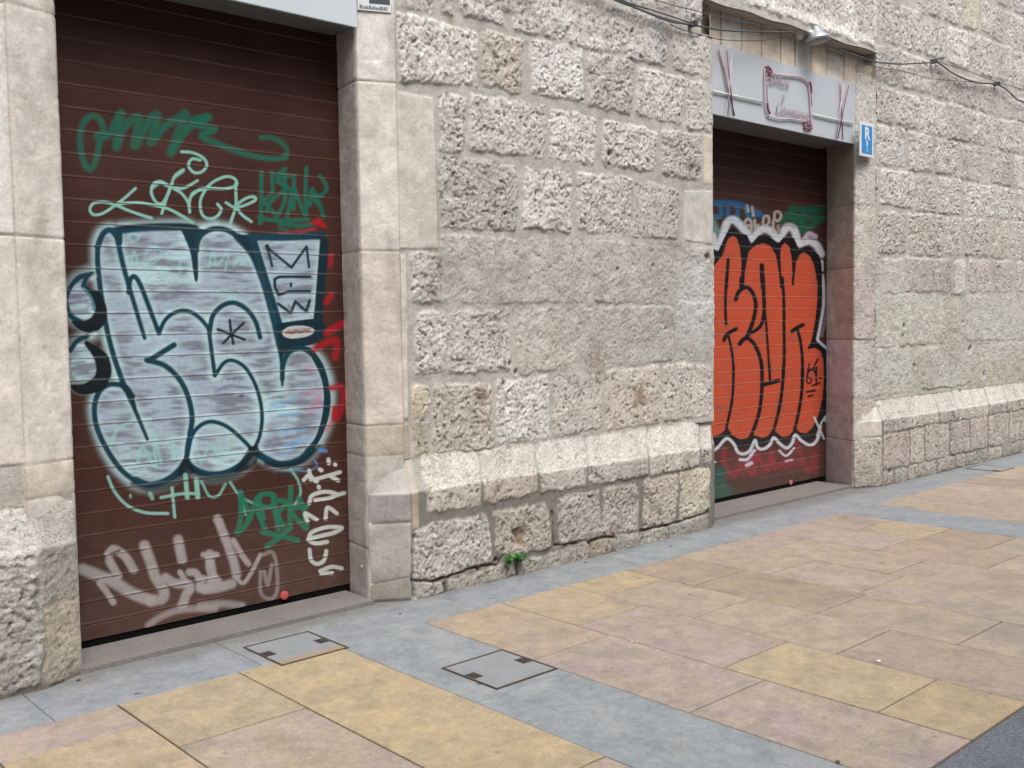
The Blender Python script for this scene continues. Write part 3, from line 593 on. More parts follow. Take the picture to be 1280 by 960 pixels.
    p.stroke([(290,618),(265,585),(235,577),(203,580),(175,603),(159,655),(166,720),(196,790),(242,860),(290,902),(335,918)], 17, TEAL); p.stroke([(300,905),(345,922),(400,910),(445,878),(474,838)], 22, TEAL); p.stroke([(290,920),(350,938),(420,920),(470,875)], 18, DK, .8, .8)
    p.fill([(232,572),(268,578),(300,640),(298,668),(275,620)], (7, 48, 60), .8)
    p.fill([(470,820),(490,850),(505,880),(460,890),(445,880)], DK, .8, .8)
    # drops at the left
    for dy, q in ((0, 0), (1, 1)):
        if not q:
            p.fill([(62,290),(75,250),(102,222),(130,245),(155,290),(160,325),(142,350),(112,352),(80,335)], CY, .8, tex=silver)
            p.stroke([(150,200),(105,212),(72,255),(61,300),(78,342),(115,366)], 17, TEAL); p.fill([(118,225),(140,245),(176,262),(202,320),(192,372),(155,400),(110,392),(80,362),(120,360),(150,345),(162,315),(150,280),(128,250)], DK, 1.0)
            p.fill([(68,292),(80,255),(102,228),(122,248),(148,285),(153,320),(138,343),(114,347),(84,330)], CY, .8, tex=silver); p.stroke([(120,240),(132,212),(152,198)], 14, TEAL); p.stroke([(150,215),(160,205)], 14, WHT, .8, .7); p.stroke([(120,245),(150,285),(158,322)], 10, (20,110,120), .8, .8)
        else:
            p.fill([(78,515),(85,468),(105,430),(135,450),(162,498),(164,540),(140,566),(108,566),(85,548)], CY, .8, tex=silver)
            p.stroke([(135,412),(100,428),(75,462)], 15, TEAL); p.fill([(130,425),(165,445),(205,478),(218,535),(195,588),(148,610),(98,608),(76,580),(120,575),(155,555),(165,525),(155,485),(125,440)], DK, 1.0); p.fill([(82,512),(90,470),(106,436),(130,455),(154,498),(157,538),(136,561),(110,560),(88,545)], CY, .8, tex=silver); p.stroke([(150,412),(160,405)], 16, CY, .9, .7)
    p.z(240, 400, 4.3636)
    p.stroke([(205,0),(212,60),(225,130)], 15, (10, 40, 50)); p.stroke([(140,50),(215,80),(287,107)], 15, (10, 40, 50)); p.stroke([(282,15),(220,75),(170,126)], 14, (10, 40, 50))
    p.z(240, 270, 6.4); L = (10, 52, 64)
    p.stroke([(640,400),(604,255),(795,412),(916,245),(936,408)], 22, L, smooth=False); p.stroke([(600,240),(606,262)], 34, L)
    p.stroke([(944,486),(700,486),(660,506),(662,570),(692,632),(775,604),(940,602)], 24, L, smooth=False); p.stroke([(790,540),(790,560)], 22, L)
    p.stroke([(688,702),(788,775),(826,684),(914,764),(940,678)], 24, L, smooth=False); p.stroke([(770,712),(790,745)], 18, (110, 125, 100), .6, .8)
    # green throw at the top
    p.z(80, 120, 6)
    p.stroke([(300,300),(285,205),(250,160),(195,155),(140,215),(120,320),(130,430),(165,530),(205,545),(240,480),(262,380),(275,300)], 44, GRN, .75, .8)
    p.stroke([(255,300),(345,285),(430,130),(392,385),(450,240),(560,160),(532,375),(640,180),(700,150),(652,345),(750,230),(870,160),(905,150),(800,425),(880,300),(960,210),(1080,160)], 58, GRN, .7, .82)
    p.z(240, 120, 6)
    p.stroke([(0,180),(110,165),(30,215),(170,250),(70,300),(200,360),(350,420),(500,458),(610,470),(700,460)], 52, GRN, .6, .9, w2=34); p.stroke([(700,460),(712,400),(665,345),(590,310),(520,312)], 36, GRN, .8, .75)
    # mint signature
    p.z(80, 120, 6); kw = dict(w=22, col=MINT, soft=.35)
    for l in ([(535,693),(460,760),(380,822),(290,880),(222,890),(194,852),(220,806),(290,795),(370,812),(500,865),(655,917)], [(400,810),(560,800),(700,825),(760,838),(850,880),(965,952)], [(778,672),(722,640),(668,662),(655,730),(690,795),(735,805),(775,740),(800,670)],
              [(893,553),(832,600),(800,680),(760,790),(733,880)], [(1000,635),(900,690),(820,690),(880,730),(930,800),(942,872),(940,790),(975,722),(1080,692)], [(880,418),(960,425),(1040,462),(1070,520),(1030,570),(970,572),(932,520),(960,472),(1020,482)]): p.stroke(l, **kw)
    p.stroke([(660,690),(720,650),(770,670)], 26, MINT, .5, .8); p.stroke([(835,600),(890,560)], 30, MINT, .5, .8)
    p.z(240, 120, 6)
    for l in ([(0,742),(60,700),(130,692),(250,695),(332,668),(318,620),(250,605),(150,650),(90,720),(60,800),(76,890),(130,922),(190,900),(218,850),(190,810)], [(325,660),(330,750),(325,840),(285,960)], [(255,800),(320,835),(400,818),(475,780),(460,755),(400,770),(338,822),(370,885),(445,942)]): p.stroke(l, **kw)
    # second green tag
    kw = dict(w=30, col=GRN, soft=.5, alpha=.88)
    for l in ([(522,572),(520,760),(518,950)], [(600,572),(600,720),(545,790),(620,880)], [(700,545),(640,600),(690,700),(600,780),(560,860)], [(690,560),(695,780),(620,930)], [(640,640),(740,720),(715,900)], [(765,600),(760,850)], [(765,690),(850,890),(850,720),(858,540)], [(880,820),(905,700),(930,800)], [(960,600),(1010,685),(960,750),(890,720),(950,800),(985,905)], [(505,915),(650,935),(870,925)], [(640,600),(730,600)]): p.stroke(l, **kw)
    p.z(240, 270, 6.4)
    p.stroke([(700,60),(850,80),(950,70)], 36, GRN, .6, .8); p.stroke([(700,100),(760,110)], 30, GRN, .6, .7); p.stroke([(540,60),(560,0)], 30, GRN, .6, .7)
    p.fill([(940,60),(1010,5),(1050,40),(1085,110),(1040,90)], RED, .8, .95, smooth=False); p.stroke([(860,128),(980,102)], 26, (175, 60, 75), .8, .6); p.stroke([(700,135),(850,118)], 24, (150, 70, 90), .9, .4)
    p.stroke([(1112,315),(1105,400)], 38, RED, .5, .9); p.stroke([(1112,630),(1075,690)], 62, RED, .5, .95, w2=30); p.stroke([(1085,930),(1185,860)], 50, RED, .5, .95)
    p.z(240, 400, 4.3636)
    p.stroke([(735,70),(830,20)], 34, RED, .5, .9); p.stroke([(670,160),(740,120),(790,115),(780,205)], 34, RED, .6, .9); p.stroke([(762,370),(815,366),(828,430),(800,520),(775,535),(780,480)], 34, RED, .6, .95); p.stroke([(735,600),(760,560)], 24, (190, 60, 80), .9, .5)
    # lower mint letters
    p.z(90, 580, 4.3636); kw = dict(w=17, col=MINT, soft=.4, alpha=.9)
    for l in ([(195,70),(235,155),(305,228),(400,265),(522,270)], [(545,130),(560,290)], [(485,183),(600,162),(690,162)]): p.stroke(l, **kw)
    p.stroke([(618,60),(628,182)], 24, MINT, .4, .9); p.stroke([(678,85),(685,182)], 26, MINT, .4, .9); p.stroke([(425,160),(438,188)], 20, MINT, .6, .8); p.stroke([(318,170),(319,180)], 14, MINT, .6, .7)
    p.z(250, 560, 4.8)
    for l in ([(8,200),(55,288),(110,284),(152,215)], [(180,205),(240,288),(330,335),(425,362)], [(245,280),(275,400)], [(540,125),(588,195),(602,275),(562,350)]): p.stroke(l, 16, (120, 180, 165), .4, .85)
    p.stroke([(560,125),(640,140),(700,110),(690,75)], 12, (80, 140, 190), .6, .7); p.stroke([(715,12),(755,18)], 20, (80, 140, 200), .5, .85); p.stroke([(470,150),(540,155)], 22, DK, .9, .7)
    kw = dict(w=30, col=(14, 112, 86), soft=.45, alpha=.93)
    for l in ([(242,262),(245,400),(225,512)], [(250,285),(292,400),(270,470),(222,502)], [(300,425),(345,300),(400,275),(445,290),(430,350),(350,372),(395,500)], [(440,290),(455,400),(470,490)], [(545,238),(540,350),(540,465)], [(475,315),(520,330),(470,395),(500,470)], [(640,350),(545,372),(630,480)], [(375,505),(480,528),(585,552)], [(545,478),(470,540),(400,590)], [(350,300),(380,420)], [(590,300),(620,360),(640,480)]): p.stroke(l, **kw)
    kw = dict(w=24, col=WHT, soft=.3, alpha=.95)
    for l in ([(622,192),(655,165),(700,205)], [(655,135),(665,190)], [(692,188),(760,168),(840,145)], [(780,168),(830,195)], [(770,68),(773,92)], [(810,98),(812,100)], [(718,128),(728,134)], [(712,232),(714,238)], [(655,332),(672,285),(752,262),(818,278),(765,303),(690,312)], [(828,280),(866,270)], [(645,440),(632,392),(700,430)], [(752,425),(765,358),(820,392)],
              [(650,545),(672,505),(760,475),(850,478),(800,508),(700,532),(650,548),(690,572),(762,563)], [(656,610),(666,672),(702,695),(742,675),(757,618)], [(720,738),(790,712),(850,722)], [(728,752),(790,750)]): p.stroke(l, **kw)
    # grey tag near the floor
    G_ = (168, 161, 160); p.z(90, 580, 4.3636); kw = dict(col=G_, soft=.45, alpha=.88)
    for l, w in (([(60,575),(130,602),(220,640),(330,705),(430,745)], 62), ([(430,745),(490,735),(500,690),(455,615),(430,540),(395,445)], 56), ([(200,490),(230,465),(290,505),(335,575)], 46), ([(205,530),(250,610)], 46), ([(578,412),(600,520)], 52), ([(150,650),(190,700),(225,755)], 34),
                 ([(510,620),(560,650),(640,660),(620,720),(600,770)], 50), ([(640,590),(680,600),(720,690),(770,640)], 40), ([(750,490),(765,600)], 46), ([(590,590),(650,690)], 30)): p.stroke(l, w, **kw)
    p.stroke([(415,880),(480,835),(600,795),(780,790)], 34, G_, .7, .7); p.stroke([(210,490),(260,472)], 14, (80, 50, 45), .5, .9)
    p.z(250, 560, 4.8)
    for l, w in (([(105,425),(150,540),(195,660),(220,760)], 52), ([(200,555),(250,640),(290,695)], 34), ([(55,650),(60,735),(110,800)], 44), ([(20,640),(100,640)], 34), ([(362,640),(300,760),(255,810),(205,765)], 24), ([(0,840),(80,845),(190,815)], 56), ([(0,780),(60,790)], 40)): p.stroke(l, w, **kw)
    for l in ([(362,740),(365,870),(425,905),(462,850),(458,700),(432,625),(380,640)], [(430,700),(405,820),(385,740)]): p.stroke(l, 22, G_, .5, .5)
    p.stroke([(0,948),(130,935),(250,945)], 42, G_, .7, .7)
def paint_right(p):
    OR = (200, 72, 42); BK = (9, 14, 17)
    p.z(880, 240, 8)
    for l, w in (([(-200,120),(80,110),(350,125),(560,225)], 55), ([(165,120),(165,240),(60,235),(-150,240)], 44), ([(240,170),(240,240),(330,270),(330,130)], 40), ([(420,170),(440,240),(540,230)], 36)): p.stroke(l, w, (24, 104, 150), .6, .85)
    for l, w in (([(870,170),(1010,175),(1180,165)], 60), ([(890,170),(900,380),(800,300),(840,230)], 70), ([(1000,200),(970,400)], 60), ([(1060,180),(1170,262),(1010,380)], 56), ([(900,260),(1180,270)], 60)): p.stroke(l, w, (12, 96, 72), .6, .85)
    p.stroke([(90,300),(130,400)], 60, (110, 150, 150), .8, .7); p.stroke([(60,330),(190,420)], 40, (110, 150, 150), .8, .5)
    Wt = (202, 205, 212)
    for l in ([(-200,420),(60,420),(100,530),(140,545),(190,430),(230,310),(290,275),(350,320),(420,400),(480,470),(540,400),(600,370),(680,400),(740,475),(790,400),(840,350),(900,380),(945,510),(1000,500),(1060,490),(1130,540),(1170,620)],): p.stroke(l, 74, Wt, .45, .97)
    p.stroke([(300,275),(350,310)], 50, (190, 205, 225), .8, .8); p.stroke([(800,340),(850,320),(905,360)], 26, (170, 150, 160), .5, .8); p.stroke([(1000,470),(1050,415),(1115,445)], 44, (190, 175, 190), .5, .85); p.stroke([(1040,460),(1110,480)], 14, (90, 60, 70), .6, .8)
    for l in ([(430,140),(440,195)], [(480,150),(492,235)], [(395,330),(430,270),(470,300),(470,400)], [(410,330),(460,340)], [(505,280),(515,380),(540,330)], [(585,320),(600,250),(640,245),(645,310),(600,340)], [(700,250),(710,205),(750,200),(770,240),(740,290),(700,270)], [(690,290),(690,400)], [(740,340),(745,390)]): p.stroke(l, 28, (176, 170, 164), .4, .9)
    p.stroke([(740,350),(750,400)], 40, (120, 100, 70), .6, .6)
    p.stroke([(1178,690),(1182,780)], 26, Wt, .5, .9); p.stroke([(1190,830),(1190,960)], 20, Wt, .5, .8)
    p.z(880, 350, 8); p.stroke([(1192,0),(1195,250),(1150,520),(1138,600),(1185,650),(1235,690)], 28, Wt, .4, .95); p.stroke([(1230,60),(1225,300),(1180,560)], 24, (150, 140, 150), .8, .6)
    def mixed(*parts):
        out = []
        for (x0, y0, k), pts in parts: out += [(x0+x/k, y0+y/k) for x, y in pts]
        return out
    zP, zQ, zR = (880, 240, 8), (880, 350, 8), (880, 460, 5.3333)
    p.z(0, 0, 1)
    p.fill(mixed((zP, [(-250,560),(80,560),(140,592),(200,460),(250,370),(300,350),(360,410),(430,430),(470,520),(540,440),(600,430),(690,470),(740,512),(800,450),(900,460),(950,580),(1010,540),(1080,570),(1150,630),(1175,720),(1180,960)]), (zQ, [(1170,250),(1112,600),(1180,660),(1240,720),(1245,960)]),
                 (zR, [(838,150),(825,300),(770,430),(725,480),(680,500),(640,470),(607,440),(550,512),(500,500),(465,462),(400,522),(350,512),(340,480),(280,552),(220,540),(152,462),(100,512),(50,540),(-180,560)])), BK, .6, smooth=False)
    p.fill(mixed((zP, [(-250,820),(0,770),(100,740),(180,640),(240,470),(285,437),(325,460),(360,560),(420,640),(460,580),(520,530),(600,512),(670,545),(710,620),(760,640),(770,545),(810,508),(850,545),(880,680),(920,700),(955,625),(1000,602),(1060,645),(1100,740),(1130,900)]), (zQ, [(1132,0),(1132,200),(1112,400),(1082,560),(1050,685),(1110,680),(1160,710),(1192,790),(1200,960)]),
                 (zR, [(800,60),(790,200),(760,320),(720,400),(680,435),(640,430),(608,392),(590,425),(560,455),(520,460),(480,425),(462,400),(430,450),(390,465),(340,450),(318,425),(290,465),(240,476),(190,450),(155,395),(110,440),(50,462),(-180,470)])), OR, .55, smooth=False,
           tex=lambda u, v: (lin((190, 80, 52))*(1-.5*sst(.1, .7, fbm(u, v*1.5, 22, 2, 3)))[:, None]+lin((142, 86, 70))*(.5*sst(.1, .7, fbm(u, v*1.5, 22, 2, 3)))[:, None])*ALB)
    p.z(*zP)
    p.fill([(345,440),(445,570),(430,680),(408,800),(402,965),(352,965),(368,850),(373,700),(356,560)], BK, .4, smooth=False)
    p.fill([(690,480),(772,520),(763,620),(772,800),(792,965),(762,965),(745,780),(720,640)], BK, .4, smooth=False); p.fill([(846,500),(944,570),(920,700),(905,850),(897,925),(884,925),(880,760),(872,620)], BK, .4, smooth=False)
    p.stroke([(240,680),(232,800),(222,960)], 30, BK, .2); p.stroke([(578,735),(582,850),(590,960)], 42, BK, .2)
    p.z(*zQ); st = lambda l, w, w2=None: p.stroke(l, w, BK, .2, w2=w2)
    st([(222,-20),(215,150),(213,300),(221,440)], 26); st([(590,-20),(597,150),(600,320),(575,440),(520,500),(440,545)], 36, 30); st([(606,300),(625,480),(640,700),(657,960)], 22)
    st([(375,-20),(372,60)], 40); st([(316,198),(345,120),(400,78),(450,85),(492,145),(516,235),(508,330),(480,440),(430,560)], 36); st([(355,640),(395,592),(440,585),(500,640),(550,745),(575,850),(582,960)], 38, 34)
    st([(198,602),(232,540),(318,490)], 34); st([(245,565),(275,700),(292,850),(291,965)], 24); st([(782,-20),(797,200),(800,500),(802,750),(795,965)], 28); st([(878,518),(920,482),(988,450)], 34); st([(932,490),(965,620),(982,780),(987,965)], 28)
    st([(888,-20),(890,45)], 22); st([(1050,680),(1085,640),(1140,650)], 26)
    st([(1052,840),(1030,960)], 14); st([(1138,790),(1095,890),(1125,940)], 16); st([(1120,880),(1118,960)], 16); st([(1035,900),(1080,900)], 14)
    p.z(*zR); st([(436,-10),(440,90)], 16); st([(392,112),(495,85)], 26); st([(386,-10),(385,150),(370,280),(345,370),(318,440)], 22); st([(197,-10),(190,180),(170,300),(148,400)], 17); st([(530,-10),(520,150),(495,300),(462,425)], 20)
    st([(656,-10),(652,150),(630,300),(603,415)], 20); st([(715,5),(690,40),(686,90),(702,104),(718,72),(690,62)], 9); st([(750,-5),(747,112)], 10); st([(722,118),(770,100)], 10); st([(774,66),(775,68)], 14); st([(685,160),(740,150)], 12); st([(695,190),(722,181)], 12)
    for l, w, a in (([(140,540),(130,620),(180,710),(230,690),(250,640),(330,710),(350,580),(420,680),(450,560),(470,660),(520,640)], 30, .75), ([(620,500),(640,560),(700,690),(740,560),(740,700)], 28, .6), ([(300,650),(360,560)], 40, .6), ([(540,650),(640,620)], 30, .5)): p.stroke(l, w, (150, 34, 48), .7, a)
    p.fill([(100,560),(800,520),(800,650),(420,720),(160,740)], (140, 50, 58), 6, .30, smooth=False)
    p.fill([(-300,660),(100,655),(150,670),(150,780),(205,800),(170,860),(120,930),(-300,990)], (16, 82, 74), 2.5, .9)
    p.stroke([(-180,590),(40,555),(90,530),(150,470),(200,510),(225,560),(265,573),(308,548),(340,482),(357,530),(395,540),(438,512),(465,465),(500,500),(550,533),(588,500),(608,447),(650,485),(700,513),(740,498),(765,450),(775,390)], 20, Wt, .35)
    p.stroke([(240,610),(290,608),(335,550)], 20, Wt, .4); p.stroke([(285,648),(316,634)], 24, (215, 190, 205), .5); p.stroke([(502,552),(548,585),(600,535)], 15, Wt, .4); p.stroke([(545,622),(585,612)], 18, (215, 160, 180), .6, .9); p.stroke([(735,330),(800,472)], 13, Wt, .4); p.stroke([(812,320),(780,370),(752,450)], 12, Wt, .4); p.stroke([(52,628),(76,628)], 12, Wt, .5); p.stroke([(806,345),(810,350)], 18, Wt, .5)

# ------------------------------------------------------------------ roller shutters
def shutter_mat():
    m, nt, b = new_mat('shutter_paint'); P = geo(nt)
    a = N(nt, 'ShaderNodeAttribute', attribute_name='paint')
    st = noise(nt, vecscale(nt, P, (1.2, 1, 60)), 3, 4, .6); n = noise(nt, P, 3.5, 4, .6); nf = noise(nt, P, 130, 3, .6)
    base = mixc(nt, st, tuple(alb(48, 27, 22)), tuple(alb(76, 44, 36)))
    base = mixc(nt, ramp(nt, n, [(.35, (0, 0, 0)), (.75, (.35,)*3)]), base, tuple(alb(94, 62, 54)))
    sp = ramp(nt, nf, [(.70, (0, 0, 0)), (.78, (.30,)*3)]); base = mixc(nt, sp, base, tuple(alb(140, 115, 105)))
    w = N(nt, 'ShaderNodeAttribute', attribute_name='lip_highlight').outputs['Fac']
    c = mixc(nt, a.outputs['Alpha'], base, a.outputs['Color'])
    sz = N(nt, 'ShaderNodeSeparateXYZ'); nt.links.new(P, sz.inputs[0]); du = N(nt, 'ShaderNodeMapRange'); nt.links.new(sz.outputs[2], du.inputs[0]); du.inputs[1].default_value = .75; du.inputs[2].default_value = .03; du.inputs[3].default_value = 0; du.inputs[4].default_value = .28
    dm = N(nt, 'ShaderNodeMath', operation='MULTIPLY'); nt.links.new(du.outputs[0], dm.inputs[0]); nt.links.new(noise(nt, P, 14, 6, .75), dm.inputs[1]); c = mixc(nt, dm.outputs[0], c, tuple(alb(150, 136, 124)))
    c = mixc(nt, w, c, mixc(nt, a.outputs['Alpha'], tuple(alb(118, 86, 74)), tuple(alb(188, 188, 190))))
    nt.links.new(c, b.inputs['Base Color']); b.inputs['Roughness'].default_value = .58; b.inputs['Specular IOR Level'].default_value = .22
    bump(nt, b, st, .0012, .6); return m
M_SH = shutter_mat()
M_GAP = simple('gap_shade_black', (.003, .003, .003), .95, spec=.1)
M_RAIL = simple('shutter_guide', alb(80, 62, 56), .5, .3, 20, .15)
M_REDCAP = simple('red_cap', alb(190, 78, 76), .85, 0, 60, .12)
M_PINKCAP = simple('worn_red_cap', alb(190, 104, 110), .85, 0, 60, .12)
PITCHZ = .1032
def shutter(label, x0, x1, Y, ztop, painter, dx, lock, lockmat, off=.13):
    o = empty('roller_shutter', ((x0+x1)/2, Y, 0)); tag(o, label, 'roller shutter', 'graffiti covered roller shutters')
    tt = [0, .03, .055, .075, .10, .125]+list(np.arange(.17, 1.0, .0385)); zs = []; ph = []
    z0 = .062; zs += list(np.arange(z0, off-.002, .005)); ph += [.5]*len(zs)
    z = off
    while z < ztop:
        for t in tt: zs.append(z+t*PITCHZ); ph.append(t)
        z += PITCHZ
    zs = np.array(zs); ph = np.array(ph); xs = np.linspace(x0, x1, int((x1-x0)/dx))
    X, Z = np.meshgrid(xs, zs, indexing='ij')
    prof = np.interp(ph, [0, .03, .055, .075, .10, .125, .17, .5, .9, 1.0], [0, .0004, -.0005, -.0024, -.0026, -.0015, -.0005, -.0012, -.0005, 0.0])
    Yv = Y+prof[None, :]+.0012*vn(X, Z, .35, 2)
    U, V = uv_of(X, Y, Z); p = Paint(U, V); painter(p)
    A = p.A.reshape(X.shape); Cc = p.C
    # paint has flaked along the slat joints
    A = A*(1-.6*((ph < .06)[None, :])*(1-sst(.7, .9, Z))*sst(-.1, .5, vn(X, Z, .02, 4)))
    lip_highlight = ((ph > .04) & (ph < .11))[None, :]*(.50+.25*vn(X, Z, .12, 3))*(1-.62*A)  # pale line painted along each slat lip, imitating the highlight there
    A = A*np.clip(.97+.10*vn(X, Z, .012, 3)+.05*vn(X, Z, .05, 1), 0, 1)
    arr = np.concatenate([Cc, A.reshape(-1, 1)], 1)
    mesh_obj('slat_curtain', np.stack([X, Yv, Z], -1).reshape(-1, 3), grid_faces(len(xs), len(zs)), M_SH, o, True, {'paint': ('POINT', arr), 'lip_highlight': ('POINT', lip_highlight.ravel())})
    mb = MB(); mb.box(x0, x1, Y+.004, Y+.03, .020, .0610, .003); mb.build('gap_shade_strip', M_GAP, o)  # near-black strip standing in for the shaded gap below the curtain
    for xa in (x0, x1):
        s = 1 if xa == x0 else -1; mb = MB(); mb.box(xa-.012 if s > 0 else xa-.014, xa+.014 if s > 0 else xa+.012, Y-.03, Y-.008, .03, ztop, .002); g = mb.build('guide_rail', M_RAIL, o)
    lx, ly, lz = lock; mb = MB(); r = .024
    rings = [(r, 0), (r, .003), (r*.85, .005), (r*.3, .006)]
    v = []; f = []
    for k, (rr, d) in enumerate(rings):
        for i in range(16): v.append((lx+rr*math.cos(i*math.pi/8), ly-.004-d, lz+rr*math.sin(i*math.pi/8)))
    for k in range(3):
        for i in range(16): f.append((k*16+i, k*16+(i+1) % 16, (k+1)*16+(i+1) % 16, (k+1)*16+i))
    f.append(tuple(range(48, 64))); mb.add(v, f); mb.build('lock_cap', lockmat, o, True)
    return o
shutter('brown roller shutter with large silver and teal bubble-letter graffiti, between pale stone jambs', 1.50, 3.115, 4.76, 3.2, paint_left, .0042, at(355, 744, 4.76), M_REDCAP)
shutter('brown roller shutter with large orange and black letter graffiti under the grey sign', 6.10, 8.425, 4.89, 3.2, paint_right, .0072, at(988, 603, 4.89), M_PINKCAP, off=.145)

# ------------------------------------------------------------------ door sills
def granite(name, a, b_, c_):
    m, nt, b = new_mat(name); P = geo(nt); n = noise(nt, P, 160, 4, .7); n2 = noise(nt, P, 5, 4, .6)
    c = ramp(nt, n, [(.32, tuple(alb(*a))), (.5, tuple(alb(*b_))), (.68, tuple(alb(*c_)))])
    c = mixc(nt, 1.0, c, ramp(nt, n2, [(.3, (.86,)*3), (.7, (1.1,)*3)]), 'MULTIPLY'); nt.links.new(c, b.inputs['Base Color']); b.inputs['Roughness'].default_value = .7
    bump(nt, b, n, .0012, .6); return m
M_SILL = granite('pink_granite', (102, 97, 94), (126, 119, 115), (152, 146, 142))
for x0, x1, y0, y1 in ((1.505, 3.06, 4.485, 4.80), (6.10, 8.225, 4.545, 4.93)):
    mb = MB(); mb.box(x0, x1, y0, y1, -.02, .026, .003); mb.build('door_sill', M_SILL, B0)

# ------------------------------------------------------------------ pavement
def slab_mat():
    m, nt, b = new_mat('sandstone_paving'); P = geo(nt)
    a = N(nt, 'ShaderNodeAttribute', attribute_name='col').outputs['Color']; pk = N(nt, 'ShaderNodeAttribute', attribute_name='pink'); gy = N(nt, 'ShaderNodeAttribute', attribute_name='grey').outputs['Fac']
    off = N(nt, 'ShaderNodeAttribute', attribute_name='shift').outputs['Vector']
    P2 = N(nt, 'ShaderNodeVectorMath', operation='ADD'); nt.links.new(P, P2.inputs[0]); nt.links.new(off, P2.inputs[1]); P2 = P2.outputs[0]
    n1 = noise(nt, vecscale(nt, P2, (1.5, 1, 1)), 3.2, 6, .62); n2 = noise(nt, P2, 26, 5, .7); n3 = noise(nt, P2, 140, 3, .7); n4 = noise(nt, P2, 7, 5, .65)
    pm = N(nt, 'ShaderNodeMath', operation='MULTIPLY'); nt.links.new(ramp(nt, n1, [(.40, (0,)*3), (.60, (1,)*3)]), pm.inputs[0]); nt.links.new(pk.outputs['Fac'], pm.inputs[1])
    c = mixc(nt, pm.outputs[0], a, tuple(pav(183, 165, 159)))
    c = mixc(nt, 1.0, c, ramp(nt, n4, [(.28, (.78, .80, .83)), (.5, (1.03, 1.03, 1.03)), (.70, (1.22, 1.19, 1.13))]), 'MULTIPLY')
    c = mixc(nt, 1.0, c, ramp(nt, n2, [(.3, (.83, .83, .82)), (.7, (1.12,)*3)]), 'MULTIPLY')
    c = mixc(nt, 1.0, c, ramp(nt, n3, [(.28, (.66,)*3), (.5, (1,)*3), (.75, (1.12,)*3)]), 'MULTIPLY')
    # chewing gum and dirt spots
    v = N(nt, 'ShaderNodeTexVoronoi'); v.inputs['Scale'].default_value = 3.1; v.inputs['Randomness'].default_value = 1
    wv = N(nt, 'ShaderNodeVectorMath', operation='ADD'); nn = N(nt, 'ShaderNodeTexNoise'); nn.inputs['Scale'].default_value = 30; nt.links.new(P, nn.inputs['Vector'])
    ws = vecscale(nt, nn.outputs['Color'], (.035, .035, 0)); nt.links.new(P, wv.inputs[0]); nt.links.new(ws, wv.inputs[1])
    flat = vecscale(nt, wv.outputs[0], (1, 1, 0)); nt.links.new(flat, v.inputs['Vector'])
    gum = ramp(nt, v.outputs['Distance'], [(.035, (.70,)*3), (.062, (0,)*3)]); c = mixc(nt, gum, c, tuple(pav(92, 86, 78)))
    v2 = N(nt, 'ShaderNodeTexVoronoi'); v2.inputs['Scale'].default_value = 9.0; nt.links.new(flat, v2.inputs['Vector'])
    c = mixc(nt, ramp(nt, v2.outputs['Distance'], [(.05, (.5,)*3), (.10, (0,)*3)]), c, tuple(pav(120, 112, 100)))
    # grime that collects at the foot of the wall, moss tint in places
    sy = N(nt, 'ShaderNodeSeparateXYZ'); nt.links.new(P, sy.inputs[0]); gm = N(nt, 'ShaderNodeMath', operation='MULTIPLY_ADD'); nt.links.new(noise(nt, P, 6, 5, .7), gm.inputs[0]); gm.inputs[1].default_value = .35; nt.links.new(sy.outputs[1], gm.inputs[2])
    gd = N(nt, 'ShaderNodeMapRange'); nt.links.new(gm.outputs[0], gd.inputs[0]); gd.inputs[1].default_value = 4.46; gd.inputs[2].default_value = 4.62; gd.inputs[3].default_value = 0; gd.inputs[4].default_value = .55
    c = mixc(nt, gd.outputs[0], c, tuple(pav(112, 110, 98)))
    st2 = ramp(nt, noise(nt, P, 1.7, 6, .7), [(.56, (0,)*3), (.70, (.38,)*3)]); c = mixc(nt, st2, c, tuple(pav(140, 134, 124)))
    nt.links.new(c, b.inputs['Base Color']); b.inputs['Roughness'].default_value = .72; b.inputs['Specular IOR Level'].default_value = .35
    k = bump(nt, b, n2, .003, .5); bump(nt, b, n3, .0016, .6, k); return m
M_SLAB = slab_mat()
YC = (186, 168, 140); YB = (192, 173, 141); TC = (182, 167, 146); PC = (182, 166, 149); BR = (174, 156, 136); GY = (156, 161, 165)
SL = []       # x0, x1, y0, y1, colour, pinkness, greyness
jx = [2.53, 3.045, 3.555, 4.06, 4.565, 5.07, 5.575, 6.08, 6.58, 7.10]
yw = 4.02; yr = 1.50
SL += [(3.045, 3.555, 3.23, yw, YC, .5, 0), (3.045, 3.555, 2.36, 3.23, PC, .9, 0), (3.045, 3.555, yr, 2.36, TC, .9, 0),
       (3.555, 4.06, 3.44, yw, YC, .1, 0), (3.555, 4.06, 2.57, 3.44, PC, .95, 0), (3.555, 4.06, 1.86, 2.57, YB, .15, 0), (3.555, 4.06, yr, 1.86, YB, .1, 0),
       (4.06, 4.565, 3.71, yw, YB, .1, 0), (4.06, 4.565, 3.115, 3.71, TC, .2, 0), (4.06, 4.565, 2.32, 3.115, TC, .35, 0), (4.06, 4.565, yr, 2.32, TC, .3, 0),
       (4.565, 5.07, 3.50, yw, BR, .2, 0), (4.565, 5.07, 2.72, 3.50, BR, .15, 0), (4.565, 5.07, 2.0, 2.72, TC, .5, 0), (4.565, 5.07, yr, 2.0, TC, .4, 0)]
